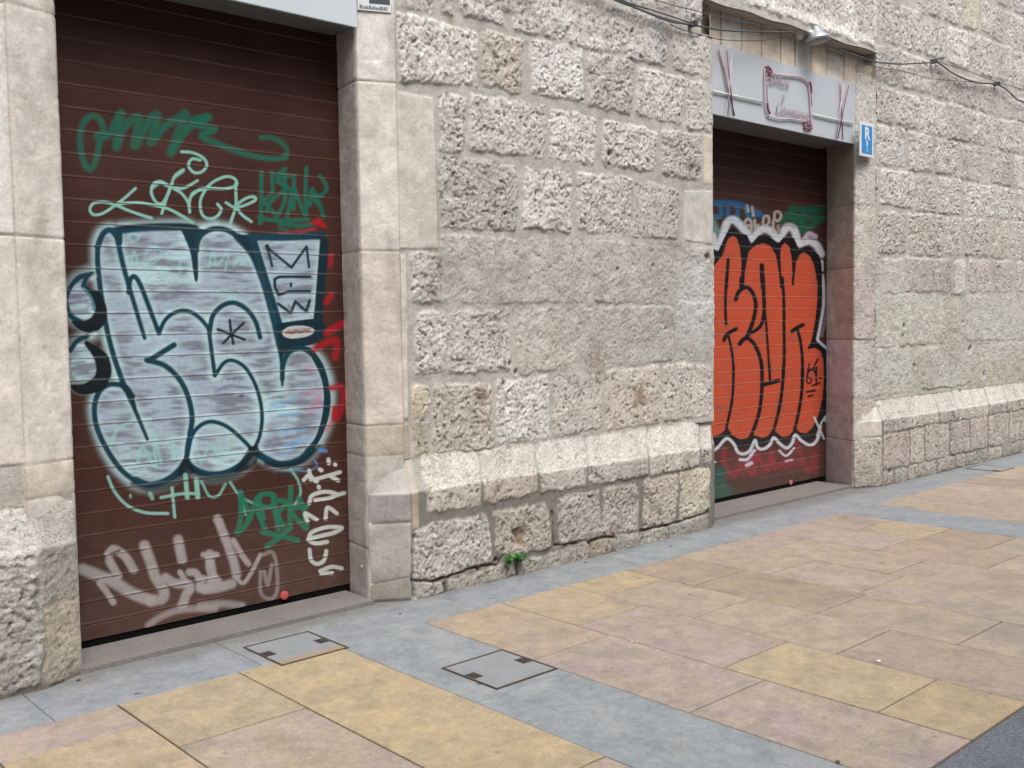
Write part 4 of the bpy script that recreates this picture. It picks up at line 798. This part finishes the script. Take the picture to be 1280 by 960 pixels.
SL += [(2.02, 2.53, 2.32, yw, YB, .1, 0), (2.02, 2.53, .9+.6, 2.32, PC, .8, 0), (1.49, 2.02, 3.45, yw, YC, .2, 0), (1.49, 2.02, 2.6, 3.45, TC, .7, 0), (1.49, 2.02, yr, 2.6, YC, .3, 0),
       (.98, 1.49, 3.74, yw, PC, .9, 0), (.98, 1.49, 2.9, 3.74, YB, .2, 0), (.98, 1.49, yr, 2.9, TC, .5, 0)]
rg = random.Random(5)
def strip(x0, x1):
    y = yw; first = True
    while y > yr+.01:
        l = rg.uniform(.35, 1.0) if not first else rg.uniform(.3, .9); first = False
        if y-l < yr+.3: l = y-yr
        c, pk = rg.choice([(YC, .4), (TC, .4), (TC, .3), (PC, .7), (BR, .3), (TC, .5)]); SL.append((x0, x1, y-l, y, c, pk, 0)); y -= l
for a, b in zip(jx[5:-1], jx[6:]): strip(a, b)
x = 7.62
nb = 0
while x < 16:
    for k in range(7):
        strip(x, x+.505); x += .505
    SL.append((x, x+.51, 2.75, yw, GY, 0, 1)); SL.append((x, x+.51, yr, 2.75, GY, 0, 1)); x += .51
x = .98
while x > -6: strip(x-.505, x); x -= .505
SL += [(2.53, 3.045, 3.02, yw, GY, 0, 1), (2.53, 3.045, yr, 3.02, GY, 0, 1), (7.10, 7.62, 2.7, yw, GY, 0, 1), (7.10, 7.62, yr, 2.7, GY, 0, 1)]
# grey band against the wall, split in long slabs
bx = [-6, -4.4, -3, -1.4, .1, 1.25, 2.14, 3.40, 4.05, 4.9, 5.75, 6.55, 7.05, 8.02, 9.1, 10.2, 11.3, 12.5, 13.6, 14.8, 16.3]
for a, b in zip(bx[:-1], bx[1:]): SL.append((a, b, yw, 4.60, GY, 0, 1))
V = []; F = []; COLS = []; PK = []; GV = []; SH = []
rg = random.Random(9)
for x0, x1, y0, y1, c, pk, gy in SL:
    g = .0018 if gy else .0040; zz = rg.uniform(-.0006, .0006); n = len(V); b_ = .0025
    tz = [zz+rg.uniform(-.0006, .0006) for _ in range(4)]
    X0, X1, Y0, Y1 = x0+g, x1-g, y0+g, y1-g
    V += [(X0+b_, Y0+b_, tz[0]), (X1-b_, Y0+b_, tz[1]), (X1-b_, Y1-b_, tz[2]), (X0+b_, Y1-b_, tz[3]), (X0, Y0, tz[0]-.0025), (X1, Y0, tz[1]-.0025), (X1, Y1, tz[2]-.0025), (X0, Y1, tz[3]-.0025), (X0, Y0, -.02), (X1, Y0, -.02), (X1, Y1, -.02), (X0, Y1, -.02)]
    F += [(n, n+1, n+2, n+3)]+[(n+4+i, n+4+(i+1) % 4, n+(i+1) % 4, n+i) for i in range(4)]+[(n+8+i, n+8+(i+1) % 4, n+4+(i+1) % 4, n+4+i) for i in range(4)]
    cc = pav(*c)*(1+rg.uniform(-.05, .05))*(np.array([1+rg.uniform(-.015, .02), 1, 1-rg.uniform(-.02, .04)])); COLS += [cc]*12; PK += [pk]*12; GV += [gy]*12; s_ = (rg.uniform(0, 40), rg.uniform(0, 40), rg.uniform(0, 40)); SH += [s_]*12
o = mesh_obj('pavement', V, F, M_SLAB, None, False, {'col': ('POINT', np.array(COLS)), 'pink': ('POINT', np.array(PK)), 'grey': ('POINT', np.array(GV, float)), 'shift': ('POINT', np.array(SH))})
tag(o, kind='structure')
mb = MB(); mb.add([(-6.2, 1.50, -.0095), (16.3, 1.50, -.0095), (16.3, 5.0, -.0095), (-6.2, 5.0, -.0095)], [(0, 1, 2, 3)])
tag(mb.build('pavement_bed', simple('joint_sand', pav(84, 76, 66), .95, 0, 60, .25, .002)), kind='structure')
# roadway: dark granite setts
def road_mat():
    m, nt, b = new_mat('dark_granite_road'); P = geo(nt); n = noise(nt, P, 120, 4, .75); n2 = noise(nt, P, 4, 4, .6)
    c = ramp(nt, n, [(.3, tuple(pav(70, 74, 78))), (.5, tuple(pav(112, 117, 122))), (.7, tuple(pav(160, 164, 168)))])
    c = mixc(nt, 1.0, c, ramp(nt, n2, [(.3, (.85,)*3), (.7, (1.1,)*3)]), 'MULTIPLY')
    nt.links.new(c, b.inputs['Base Color']); b.inputs['Roughness'].default_value = .8; bump(nt, b, n, .004, .8); return m
mb = MB(); mb.add([(-60, -60, -.006), (80, -60, -.006), (80, 1.497, -.006), (-60, 1.497, -.006)], [(0, 1, 2, 3)])
tag(mb.build('road', road_mat()), kind='structure')
mb = MB(); mb.add([(-150, -150, -.03), (150, -150, -.03), (150, 150, -.03), (-150, 150, -.03)], [(0, 1, 2, 3)])
tag(mb.build('ground', simple('ground_stone', pav(130, 124, 114), .95, 0, 2, .15)), kind='structure')

# ------------------------------------------------------------------ access covers set into the paving
M_IRON = simple('rusty_iron', pav(96, 78, 68), .75, .2, 90, .3, .001); M_PIT = simple('pocket_iron', pav(74, 64, 60), .8, .2, 120, .3, .001)
def cover_mat(name, ysplit):
    m, nt, b = new_mat(name); P = geo(nt); n3 = noise(nt, P, 140, 3, .7); n1 = noise(nt, P, 9, 5, .65)
    sx = N(nt, 'ShaderNodeSeparateXYZ'); nt.links.new(P, sx.inputs[0]); lt = N(nt, 'ShaderNodeMath', operation='LESS_THAN'); nt.links.new(sx.outputs[1], lt.inputs[0]); lt.inputs[1].default_value = ysplit
    c = mixc(nt, lt.outputs[0], tuple(pav(158, 161, 163)), tuple(pav(176, 158, 132)))
    c = mixc(nt, 1.0, c, ramp(nt, n3, [(.25, (.82,)*3), (.75, (1.12,)*3)]), 'MULTIPLY'); c = mixc(nt, 1.0, c, ramp(nt, n1, [(.3, (.88,)*3), (.7, (1.06,)*3)]), 'MULTIPLY')
    nt.links.new(c, b.inputs['Base Color']); b.inputs['Roughness'].default_value = .75; bump(nt, b, n3, .0016, .6); return m
def cover(label, x0, x1, y0, y1, pockets, ysplit):
    o = empty('access_cover', ((x0+x1)/2, (y0+y1)/2, 0)); tag(o, label, 'access cover', 'square access covers in the paving'); w = .009; t = .0048
    mb = MB()
    for a in ((x0, x1, y0, y0+w), (x0, x1, y1-w, y1), (x0, x0+w, y0+w, y1-w), (x1-w, x1, y0+w, y1-w)): mb.box(a[0], a[1], a[2], a[3], -.008, t)
    mb.build('frame', M_IRON, o)
    mb = MB(); mb.box(x0+w+.002, x1-w-.002, y0+w+.002, y1-w-.002, -.008, t-.0012, .0012); cv = mb.build('cover_plate', cover_mat('cover_infill', ysplit), o)
    for px_, py_, hw, hh in pockets:
        mb = MB()
        mb.box(px_-hw, px_+hw, py_-hh, py_+hh, 0, t-.0004, .0006)
        mb.box(px_-hw*.45, px_+hw*.45, py_-hh*.4, py_+hh*.4, t-.0004, t+.0018, .0006)
        mb.build('lifting_pocket', M_PIT, cv)
g = lambda x, y: gr(x, y)[:2]
a = g(336, 818); b_ = g(402, 802)
cover('small square paving cover with rusty frame in front of the silver graffiti shutter', 2.195, 2.548, 3.955, 4.315, [(2.232, a[1], .026, .034), (2.508, b_[1], .026, .034)], 4.02)
a = g(591, 846); b_ = g(653, 827)
cover('small square paving cover in the grey band, farther out from the wall', 2.68, 3.036, 3.062, 3.425, [(2.718, a[1], .026, .034), (2.996, b_[1], .026, .034)], 0)
cover('faint square paving cover beside the plinth at the right edge of the photo', 10.02, 10.37, 3.99, 4.32, [(10.06, 4.05, .026, .034)], 4.02)

# ------------------------------------------------------------------ shop signs
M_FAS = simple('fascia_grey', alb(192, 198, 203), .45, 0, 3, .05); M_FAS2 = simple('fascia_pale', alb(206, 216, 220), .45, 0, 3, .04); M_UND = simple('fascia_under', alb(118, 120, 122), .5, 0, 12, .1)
M_MAR = simple('maroon_metal', alb(150, 80, 102), .5, .1); M_TUBE = simple('neon_tube_glass', alb(226, 226, 218), .25)
M_SILV = simple('pale_pink_tube', alb(206, 186, 192), .3)
M_LET = simple('faded_maroon_letters', alb(184, 158, 168), .4)
s1 = empty('fascia_sign', (2.3, 4.6, 3.06)); tag(s1, 'blank pale grey fascia box above the silver graffiti shutter', 'shop sign')
mb = MB(); mb.box(1.545, 3.046, 4.497, 4.515, 3.062, 3.595, .002); mb.build('front_panel', M_FAS2, s1)
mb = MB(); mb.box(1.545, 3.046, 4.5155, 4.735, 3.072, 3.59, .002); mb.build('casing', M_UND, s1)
s2 = empty('shop_sign', (7.15, 4.6, 3.01)); tag(s2, 'grey shop sign with maroon scroll, lettering and crossed chopsticks above the orange graffiti shutter', 'shop sign')
SY = 4.515
mb = MB(); mb.box(6.125, 8.188, SY, SY+.02, 3.014, 3.527, .002); mb.build('front_panel', M_FAS, s2)
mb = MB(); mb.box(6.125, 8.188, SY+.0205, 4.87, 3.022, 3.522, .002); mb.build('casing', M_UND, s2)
def P2(zx, zy, Y=SY-.012): return at(870+zx/5.3333, 40+zy/5.3333, Y)
for name, sticks in (('chopsticks', [((150,115),(258,560)), ((170,118),(215,400)), ((205,125),(250,555)), ((240,135),(212,560))]), ('chopsticks', [((960,345),(980,715)), ((985,350),(935,710)), ((1018,358),(945,712))])):
    for k, (a, b_) in enumerate(sticks):
        mb = MB(); pa = P2(*a, SY-.012-.009*k); pb = P2(*b_, SY-.012-.009*k); mb.tube([pa, pb], .0045, 8); mb.build('chopstick', M_MAR if k % 2 == 0 else M_SILV, s2, True)
for l in ([(108, 392), (450, 470)], [(780, 550), (1050, 612)]):
    mb = MB(); mb.tube([P2(*l[0], SY-.014), P2(*l[1], SY-.014)], .007, 10); mb.build('neon_tube', M_TUBE, s2, True)
zz = lambda x, y: at(940+x/9.6, 70+y/9.6, SY-.014)
sc = [(155,150),(150,250),(152,400),(158,560),(170,660),(195,715),(260,740),(340,755),(450,755),(560,770),(640,785),(700,830)]
scr = cr([zz(*q) for q in sc], 4); scroll = empty  # outline of the parchment
mb = MB(); mb.tube([tuple(q) for q in scr], .006, 8)
sc2 = [(200,200),(300,222),(420,235),(540,245),(620,275),(675,330),(690,420),(700,560),(705,700),(712,830),(715,868)]
mb.tube([tuple(q) for q in cr([zz(*q) for q in sc2], 4)], .007, 8)
sf = mb.build('scroll_outline', M_SILV, s2, True)
mb = MB()
for l, r in (([(185,560),(195,640),(215,695)], .022), ([(690,310),(708,360),(712,440)], .022), ([(160,140),(180,125),(215,150),(235,190),(200,200),(170,180)], .022), ([(205,190),(215,240),(250,200)], .018), ([(178,330),(182,480),(190,560)], .008), ([(714,440),(716,600)], .008),
             ([(620,800),(660,790),(700,820),(705,860),(660,875),(630,850),(650,820)], .020), ([(715,820),(722,870),(690,885)], .012)):
    mb = MB(); mb.tube([tuple(q) for q in cr([zz(*q) for q in l], 5)], r*.4, 8); mb.build('scroll_curl', M_MAR, s2, True)
def text(body, size, mat, parent, loc, name, ext=.004, rotz=0.0, bold=0, sx=1.0, shear=0):
    cu = bpy.data.curves.new(name, 'FONT'); cu.body = body; cu.size = size; cu.extrude = ext; cu.align_x = 'CENTER'; cu.align_y = 'CENTER'; cu.offset = bold; cu.shear = shear
    t = bpy.data.objects.new(name+'_tmp', cu); C.objects.link(t); bpy.context.view_layer.update()
    me = bpy.data.meshes.new_from_object(t.evaluated_get(bpy.context.evaluated_depsgraph_get())); bpy.data.objects.remove(t)
    me.name = name; me.materials.clear(); me.materials.append(mat)
    pw = Vector(parent_world(parent)); me.transform(Matrix.Translation(Vector(loc)-pw) @ Matrix.Rotation(rotz, 4, 'Z') @ Matrix.Rotation(math.pi/2, 4, 'X') @ Matrix.Diagonal((sx, 1, 1, 1)))
    o = bpy.data.objects.new(name, me); C.objects.link(o); o.parent = parent; return o
text('Palillos', .115, M_LET, s2, zz(300, 300), 'lettering', .002, bold=-.001, shear=.25, sx=1.1)
text('y', .11, M_LET, s2, zz(378, 480), 'lettering', .002, bold=-.001, shear=.25)
text('Longanos', .115, M_LET, s2, zz(510, 672), 'lettering', .002, bold=-.001, shear=.25, sx=1.22)
# blue restaurant plaque
x0 = at(1075, 170, 4.425)[0]; x1 = at(1092, 170, 4.425)[0]; zt = at(1083, 153, 4.425)[2]; zb = at(1083, 196, 4.425)[2]
pl = empty('restaurant_plaque', ((x0+x1)/2, 4.43, zb)); tag(pl, 'small blue and white plaque with letter R and a fork, right of the grey sign', 'plaque')
mb = MB(); mb.box(x0, x1, 4.425, 4.437, zb, zt, .004); mb.build('panel', simple('white_enamel', alb(228, 230, 230), .3), pl)
bw = .028; mb = MB(); mb.box(x0+bw, x1-bw, 4.4225, 4.4249, zb+bw, zt-bw); mb.build('blue_field', simple('blue_enamel', alb(40, 140, 205), .3), pl)
M_WE = simple('white_print', alb(236, 238, 238), .35)
xc = (x0+x1)/2; H_ = zt-zb
text('R', .145, M_WE, pl, (xc, 4.4215, zb+H_*.66), 'letter', .0008, bold=.004)
mb = MB(); fy = 4.4215; fz = zb+H_*.14
mb.box(xc-.004, xc+.004, fy, fy+.0008, fz, fz+.055)
mb.add([(xc-.011, fy, fz+.056), (xc+.011, fy, fz+.056), (xc+.013, fy, fz+.075), (xc-.013, fy, fz+.075)], [(0, 1, 2, 3)])
for k in (-1, 0, 1): mb.box(xc+k*.0095-.003, xc+k*.0095+.003, fy, fy+.0008, fz+.0755, fz+.097)
mb.build('fork_symbol', M_WE, pl)
# small notice on the jamb by the first sign
pn = empty('jamb_notice', (3.15, 4.48, 3.16)); tag(pn, 'small white and navy notice plate on the pale jamb beside the blank grey sign', 'notice')
ax, ay = (3.063, 4.520), (3.228, 4.452); d = np.array([ax[0]-ay[0], ax[1]-ay[1]]); nrm = np.array([-.38, -.925])
def onj(t, z, o_): return (ax[0]+(ay[0]-ax[0])*t+nrm[0]*o_*.9, ax[1]+(ay[1]-ax[1])*t+nrm[1]*o_, z)
def jq(mb, t0, t1, z0, z1, o0, o1):
    v = [onj(t0, z0, o1), onj(t1, z0, o1), onj(t1, z1, o1), onj(t0, z1, o1), onj(t0, z0, o0), onj(t1, z0, o0), onj(t1, z1, o0), onj(t0, z1, o0)]
    mb.add(v, [(0, 1, 2, 3), (4, 7, 6, 5), (0, 4, 5, 1), (1, 5, 6, 2), (2, 6, 7, 3), (3, 7, 4, 0)])
mb = MB(); jq(mb, 0, 1, 3.160, 3.45, .004, .010); mb.build('panel', simple('notice_white', alb(222, 228, 228), .35, 0, 40, .06), pn)
mb = MB(); jq(mb, .35, .97, 3.200, 3.44, .0101, .012); mb.build('navy_field', simple('notice_navy', alb(58, 66, 80), .5), pn)
mb = MB(); rg = random.Random(2); t = .06
while t < .9:
    w = rg.uniform(.02, .05); jq(mb, t, t+w, 3.168, 3.168+rg.uniform(.010, .020), .0101, .0115); t += w+rg.uniform(.012, .03)
mb.build('worn_print', simple('notice_print', alb(96, 104, 100), .5), pn)

# ------------------------------------------------------------------ wall lamp
M_ALU = simple('weathered_aluminium', alb(196, 200, 204), .38, .75, 40, .08); M_ALU2 = simple('painted_steel', alb(212, 215, 218), .5, .2, 60, .1); M_OPAL = simple('dusty_glass', alb(150, 154, 152), .3)
lb = np.array(at(995.5, 43, 4.53)); hd = np.array(at(1021, 49, 4.40))
lo = empty('wall_lamp', tuple(lb)); tag(lo, 'small silver metal wall lamp with conical shade mounted under the stone hood', 'lamp')
def lathe(prof, cen, axis, n=24):
    axis = Vector(axis).normalized(); a = axis.orthogonal().normalized(); b = axis.cross(a); v = []; f = []
    for r, h in prof:
        for i in range(n): v.append(tuple(Vector(cen)+axis*h+a*r*math.cos(2*math.pi*i/n)+b*r*math.sin(2*math.pi*i/n)))
    for k in range(len(prof)-1):
        for i in range(n): f.append((k*n+i, k*n+(i+1) % n, (k+1)*n+(i+1) % n, (k+1)*n+i))
    f.append(tuple(range(n))[::-1]); f.append(tuple((len(prof)-1)*n+i for i in range(n))); return v, f
mb = MB(); mb.add(*lathe([(.048, 0), (.050, .03), (.044, .055), (.030, .072), (.012, .080)], tuple(lb), (0, -1, 0))); mb.build('base', M_ALU2, lo, True)
st = lb+np.array([.03, -.06, .005]); en = hd+np.array([-.07, .0, .035])
mb = MB(); mb.tube([tuple(st), tuple((st+en)/2), tuple(en)], [.020, .020, .026], 10); mb.build('arm', M_ALU2, lo, True)
mb = MB(); mb.add(*lathe([(.020, .105), (.026, .098), (.045, .072), (.072, .038), (.098, .012), (.104, .002), (.104, -.012), (.095, -.018)], tuple(hd), (-.10, 0.12, 1))); sh = mb.build('lamp_shade', M_ALU, lo, True)
mb = MB(); mb.add(*lathe([(.088, -.018), (.082, -.030), (.05, -.036), (.02, -.038)], tuple(hd), (-.10, .12, 1))); mb.build('glass', M_OPAL, lo, True)
# ------------------------------------------------------------------ cables on the facade
M_CAB = simple('grey_cable', alb(74, 80, 82), .6, 0, 30, .2); M_CABL = simple('light_cable', alb(128, 130, 128), .6, 0, 30, .15)
def cable(pts, r, label, Y=4.40, mat=M_CAB, jig=0.0):
    P = [at(x, y, (Y[i] if isinstance(Y, (list, tuple)) else Y)) for i, (x, y) in enumerate(pts)]
    P = cr(P, 8); mb = MB(); mb.tube([tuple(p) for p in P], r*.75, 6); o = mb.build('cable', mat, None, True, origin=P[0]); tag(o, label, 'cable', 'cables strung along the wall')
cable([(640,-52),(740,-12),(769,0),(800,12),(835,26),(865,31),(907,38),(965,40),(990,40)], .0085, 'thick dark cable sagging from the top edge to the wall lamp base')
cable([(650,-55),(745,-17),(781,2),(810,11),(835,19),(866,29.5)], .006, 'upper strand of the cable bundle ending at a clip left of the shop sign', 4.405)
cable([(655,-50),(745,-14),(790,7),(815,17),(840,25),(866,31)], .0075, 'pale middle strand inside the cable bundle left of the shop sign', 4.41, M_CABL)
cable([(730,-33),(790,-10),(819,0),(847,8),(864,12),(903,22),(952,32),(988,38)], .0042, 'thin top wire crossing above the shop sign to the lamp', 4.40)
cable([(838,30),(847,35),(867,41),(890,47),(907,50),(941,51),(965,49),(991,43)], .0042, 'thin low wire looping just above the shop sign panel', 4.42)
cable([(1026,53),(1032,55),(1055,64),(1075,71),(1092,77),(1110,79),(1129,80),(1150,79),(1166,78)], .0085, 'dark cable running from the lamp to the clip on the right wall', [4.44,4.44,4.43,4.42,4.40,4.40,4.40,4.40,4.40])
cable([(1166,78),(1172,78),(1194,93),(1220,103),(1244,105),(1258,112),(1271,124),(1280,128),(1310,142)], .0105, 'thick dark cable sagging along the right wall towards the photo edge')
cable([(1040,62),(1063,72),(1091,82.5),(1129,89),(1163,98),(1194,101),(1222,103)], .004, 'thin wire hanging below the thick cable on the right wall', [4.44,4.43,4.40,4.40,4.40,4.40,4.40])
cable([(1165,74),(1185,81),(1211,89),(1242,101),(1280,112),(1310,120)], .0055, 'light grey wire running straight above the thick cable on the right wall', 4.40, M_CABL)
def clip(x, y, label):
    p = at(x, y, 4.43); mb = MB(); mb.box(p[0]-.018, p[0]+.018, 4.388, 4.45, p[2]-.018, p[2]+.018, .005); o = mb.build('cable_clip', simple('clip_plastic', alb(60, 64, 64), .6), None, origin=p); tag(o, label, 'cable clip', 'clips holding the cables')
clip(865, 30.5, 'dark cable clip on the wall just left of the shop sign'); clip(1166, 77, 'dark cable clip where the wires meet above the right wall'); clip(1245, 105, 'dark cable clip near the right edge on the thick cable')

# ------------------------------------------------------------------ weed and small litter
M_LEAF = simple('leaf_green', (.05, .15, .03), .55, 0, 40, .4)
wb = np.array(at(641, 697, 4.385)); wo = empty('weed', tuple(wb)); tag(wo, 'small green weed growing from a crack at the foot of the plinth', 'weed')
rg = random.Random(4); mb = MB(); ms = MB()
for s in range(15):
    a = rg.uniform(-1.5, 1.5); L = rg.uniform(.05, .10); p = Vector(wb)+Vector((rg.uniform(-.025, .025), rg.uniform(0, .015), -.015)); dirv = Vector((math.sin(a)*1.1, -rg.uniform(.25, .8), rg.uniform(.15, 1.0))).normalized()
    pts = [p+dirv*L*t/3+Vector((0, 0, -.014*(t/3)**2)) for t in range(4)]; ms.tube([tuple(q) for q in pts], .0011, 5)
    for k in range(8):
        q = pts[0].lerp(pts[3], rg.uniform(.35, 1.05)); u = Vector((rg.gauss(0, 1), rg.gauss(-.3, 1), rg.gauss(.3, .8))).normalized(); w = u.orthogonal().normalized(); l = rg.uniform(.016, .030); h = l*.42; nn = u.cross(w)*.003
        v = [q, q+u*l*.35+w*h*.8, q+u*l*.75+w*h, q+u*l+nn, q+u*l*.75-w*h, q+u*l*.35-w*h*.8, q+u*l*.5-nn]
        mb.add([tuple(x) for x in v], [(0, 1, 6), (1, 2, 6), (2, 3, 6), (3, 4, 6), (4, 5, 6), (5, 0, 6)])
mb.build('leaves', M_LEAF, wo, True); ms.build('stems', M_LEAF, wo, True)
def crumb(px, py, r, label, mat, seed, name='litter', cat='litter'):
    c = gr(px, py, .004); rg = random.Random(seed); import bmesh
    bm = bmesh.new(); bmesh.ops.create_icosphere(bm, subdivisions=2, radius=r)
    for v in bm.verts: v.co = Vector((v.co.x*rg.uniform(.8, 1.3), v.co.y*rg.uniform(.7, 1.1), v.co.z*.4*rg.uniform(.7, 1.2)))
    mb = MB(); bm.verts.ensure_lookup_table(); mb.add([(v.co.x+c[0], v.co.y+c[1], v.co.z+c[2]) for v in bm.verts], [[v.index for v in f.verts] for f in bm.faces]); bm.free()
    tag(mb.build(name, mat, None, origin=c), label, cat)
crumb(1098, 826, .011, 'white crumpled scrap lying on the tan paving slab', simple('paper_white', alb(236, 236, 236), .7), 1)
crumb(790, 801.5, .006, 'tiny pale crumb on a paving joint between pinkish slabs', simple('paper_grey', alb(222, 220, 214), .7), 2)
M_DRY = simple('dry_leaf', alb(96, 78, 58), .8, 0, 80, .3)
for k, (px_, py_, r_, lb_) in enumerate(((98, 850, .010, 'dark dry leaf fragment on the grey paving by the left plinth'), (500, 767, .007, 'tiny dark crumb on the grey band below the right jamb of the first shutter'), (732, 703, .008, 'small dry leaf scrap on the grey band below the middle of the plinth'), (838, 683, .007, 'tiny dark bit on the grey band near the second shutter opening'), (1047, 952, .009, 'small dark twig scrap on the pinkish slab near the roadway'))): crumb(px_, py_, r_, lb_, M_DRY, 10+k)
# rusty bolt with a stain on the first jamb
bp = at(460, 711, 4.535); mb = MB(); mb.add(*lathe([(.012, 0), (.012, .006), (.007, .011)], (3.083, 4.64, .10), (-1, -.2, 0), 10)); 
mb = MB(); c_ = (3.068, 4.60, bp[2]); mb.add(*lathe([(.013, 0), (.013, .008), (.007, .014)], c_, (-1, -.17, 0), 10)); mb.build('jamb_bolt', simple('pale_bolt', alb(196, 180, 150), .6, 0, 80, .2), B0, True)

# unseen house front added behind the viewer to hold back low sky light
ob = empty('light_blocking_house', (5, -4.6, 0)); tag(ob, 'unseen plain house front added behind the viewer to block low sky light', 'house')
mb = MB(); mb.box(-14, 26, -9, -4.6, -.02, 7.6); mb.build('front_wall', simple('ochre_render', alb(190, 180, 165), .9, 0, 4, .1, .003), ob)
mb = MB(); mb.box(-14.2, 26.2, -9, -4.2, 7.6, 7.85, .03); mb.build('roof_edge', simple('roof_edge_stone', alb(150, 140, 128), .9), ob)
M_WIN = simple('window_glass', (.03, .035, .04), .1); M_FR = simple('window_frame', alb(200, 196, 188), .6)
for fl in (1.0, 4.4):
    for k in range(12):
        x = -12+k*3.1
        mb = MB()
        for a in ((x, x+.08, fl, fl+1.7), (x+1.12, x+1.2, fl, fl+1.7), (x+.08, x+1.12, fl, fl+.08), (x+.08, x+1.12, fl+1.62, fl+1.7)): mb.box(a[0], a[1], -4.597, -4.54, a[2], a[3])
        wn = mb.build('window', M_FR, ob); mb = MB(); mb.box(x+.081, x+1.119, -4.597, -4.58, fl+.081, fl+1.619); mb.build('pane', M_WIN, wn)

# ------------------------------------------------------------------ light: bright overcast
w = bpy.data.worlds.new('World'); SC.world = w; w.use_nodes = True; nt = w.node_tree; bg = nt.nodes['Background']
sky = nt.nodes.new('ShaderNodeTexSky'); sky.sky_type = 'NISHITA'; sky.sun_disc = False
EL, AZ = 58, 195      # high sun behind thin cloud, from behind the viewer
sky.sun_elevation = math.radians(EL); sky.sun_rotation = math.radians(AZ); sky.air_density = 1.0; sky.dust_density = 4.0; sky.ozone_density = 1.0
hs = nt.nodes.new('ShaderNodeHueSaturation'); hs.inputs['Saturation'].default_value = .62; nt.links.new(sky.outputs[0], hs.inputs['Color']); nt.links.new(hs.outputs[0], bg.inputs[0]); bg.inputs[1].default_value = .11
sl = bpy.data.lights.new('sun', 'SUN'); sl.energy = 1.1; sl.angle = math.radians(28); sl.color = (1, .99, .98)
so = bpy.data.objects.new('sun', sl); C.objects.link(so)
sd = Vector((math.sin(math.radians(AZ))*math.cos(math.radians(EL)), math.cos(math.radians(AZ))*math.cos(math.radians(EL)), math.sin(math.radians(EL))))
so.rotation_euler = sd.to_track_quat('Z', 'Y').to_euler()
cam = bpy.data.cameras.new('camera'); co = bpy.data.objects.new('camera', cam); C.objects.link(co); SC.camera = co
cam.sensor_width = 36; cam.lens = 36*FOC/1280; cam.clip_end = 500; cam.clip_start = .05
m = Matrix(((_r2[0], _u2[0], -_f[0], 0), (_r2[1], _u2[1], -_f[1], 0), (_r2[2], _u2[2], -_f[2], EYE), (0, 0, 0, 1))); co.matrix_world = m
SC.cycles.max_bounces = 5; SC.cycles.diffuse_bounces = 3; SC.cycles.glossy_bounces = 2; SC.cycles.use_adaptive_sampling = True; SC.cycles.adaptive_threshold = .02
SC.view_settings.view_transform = 'Standard'; SC.view_settings.look = 'None'; SC.view_settings.exposure = 1.2; SC.view_settings.gamma = 1
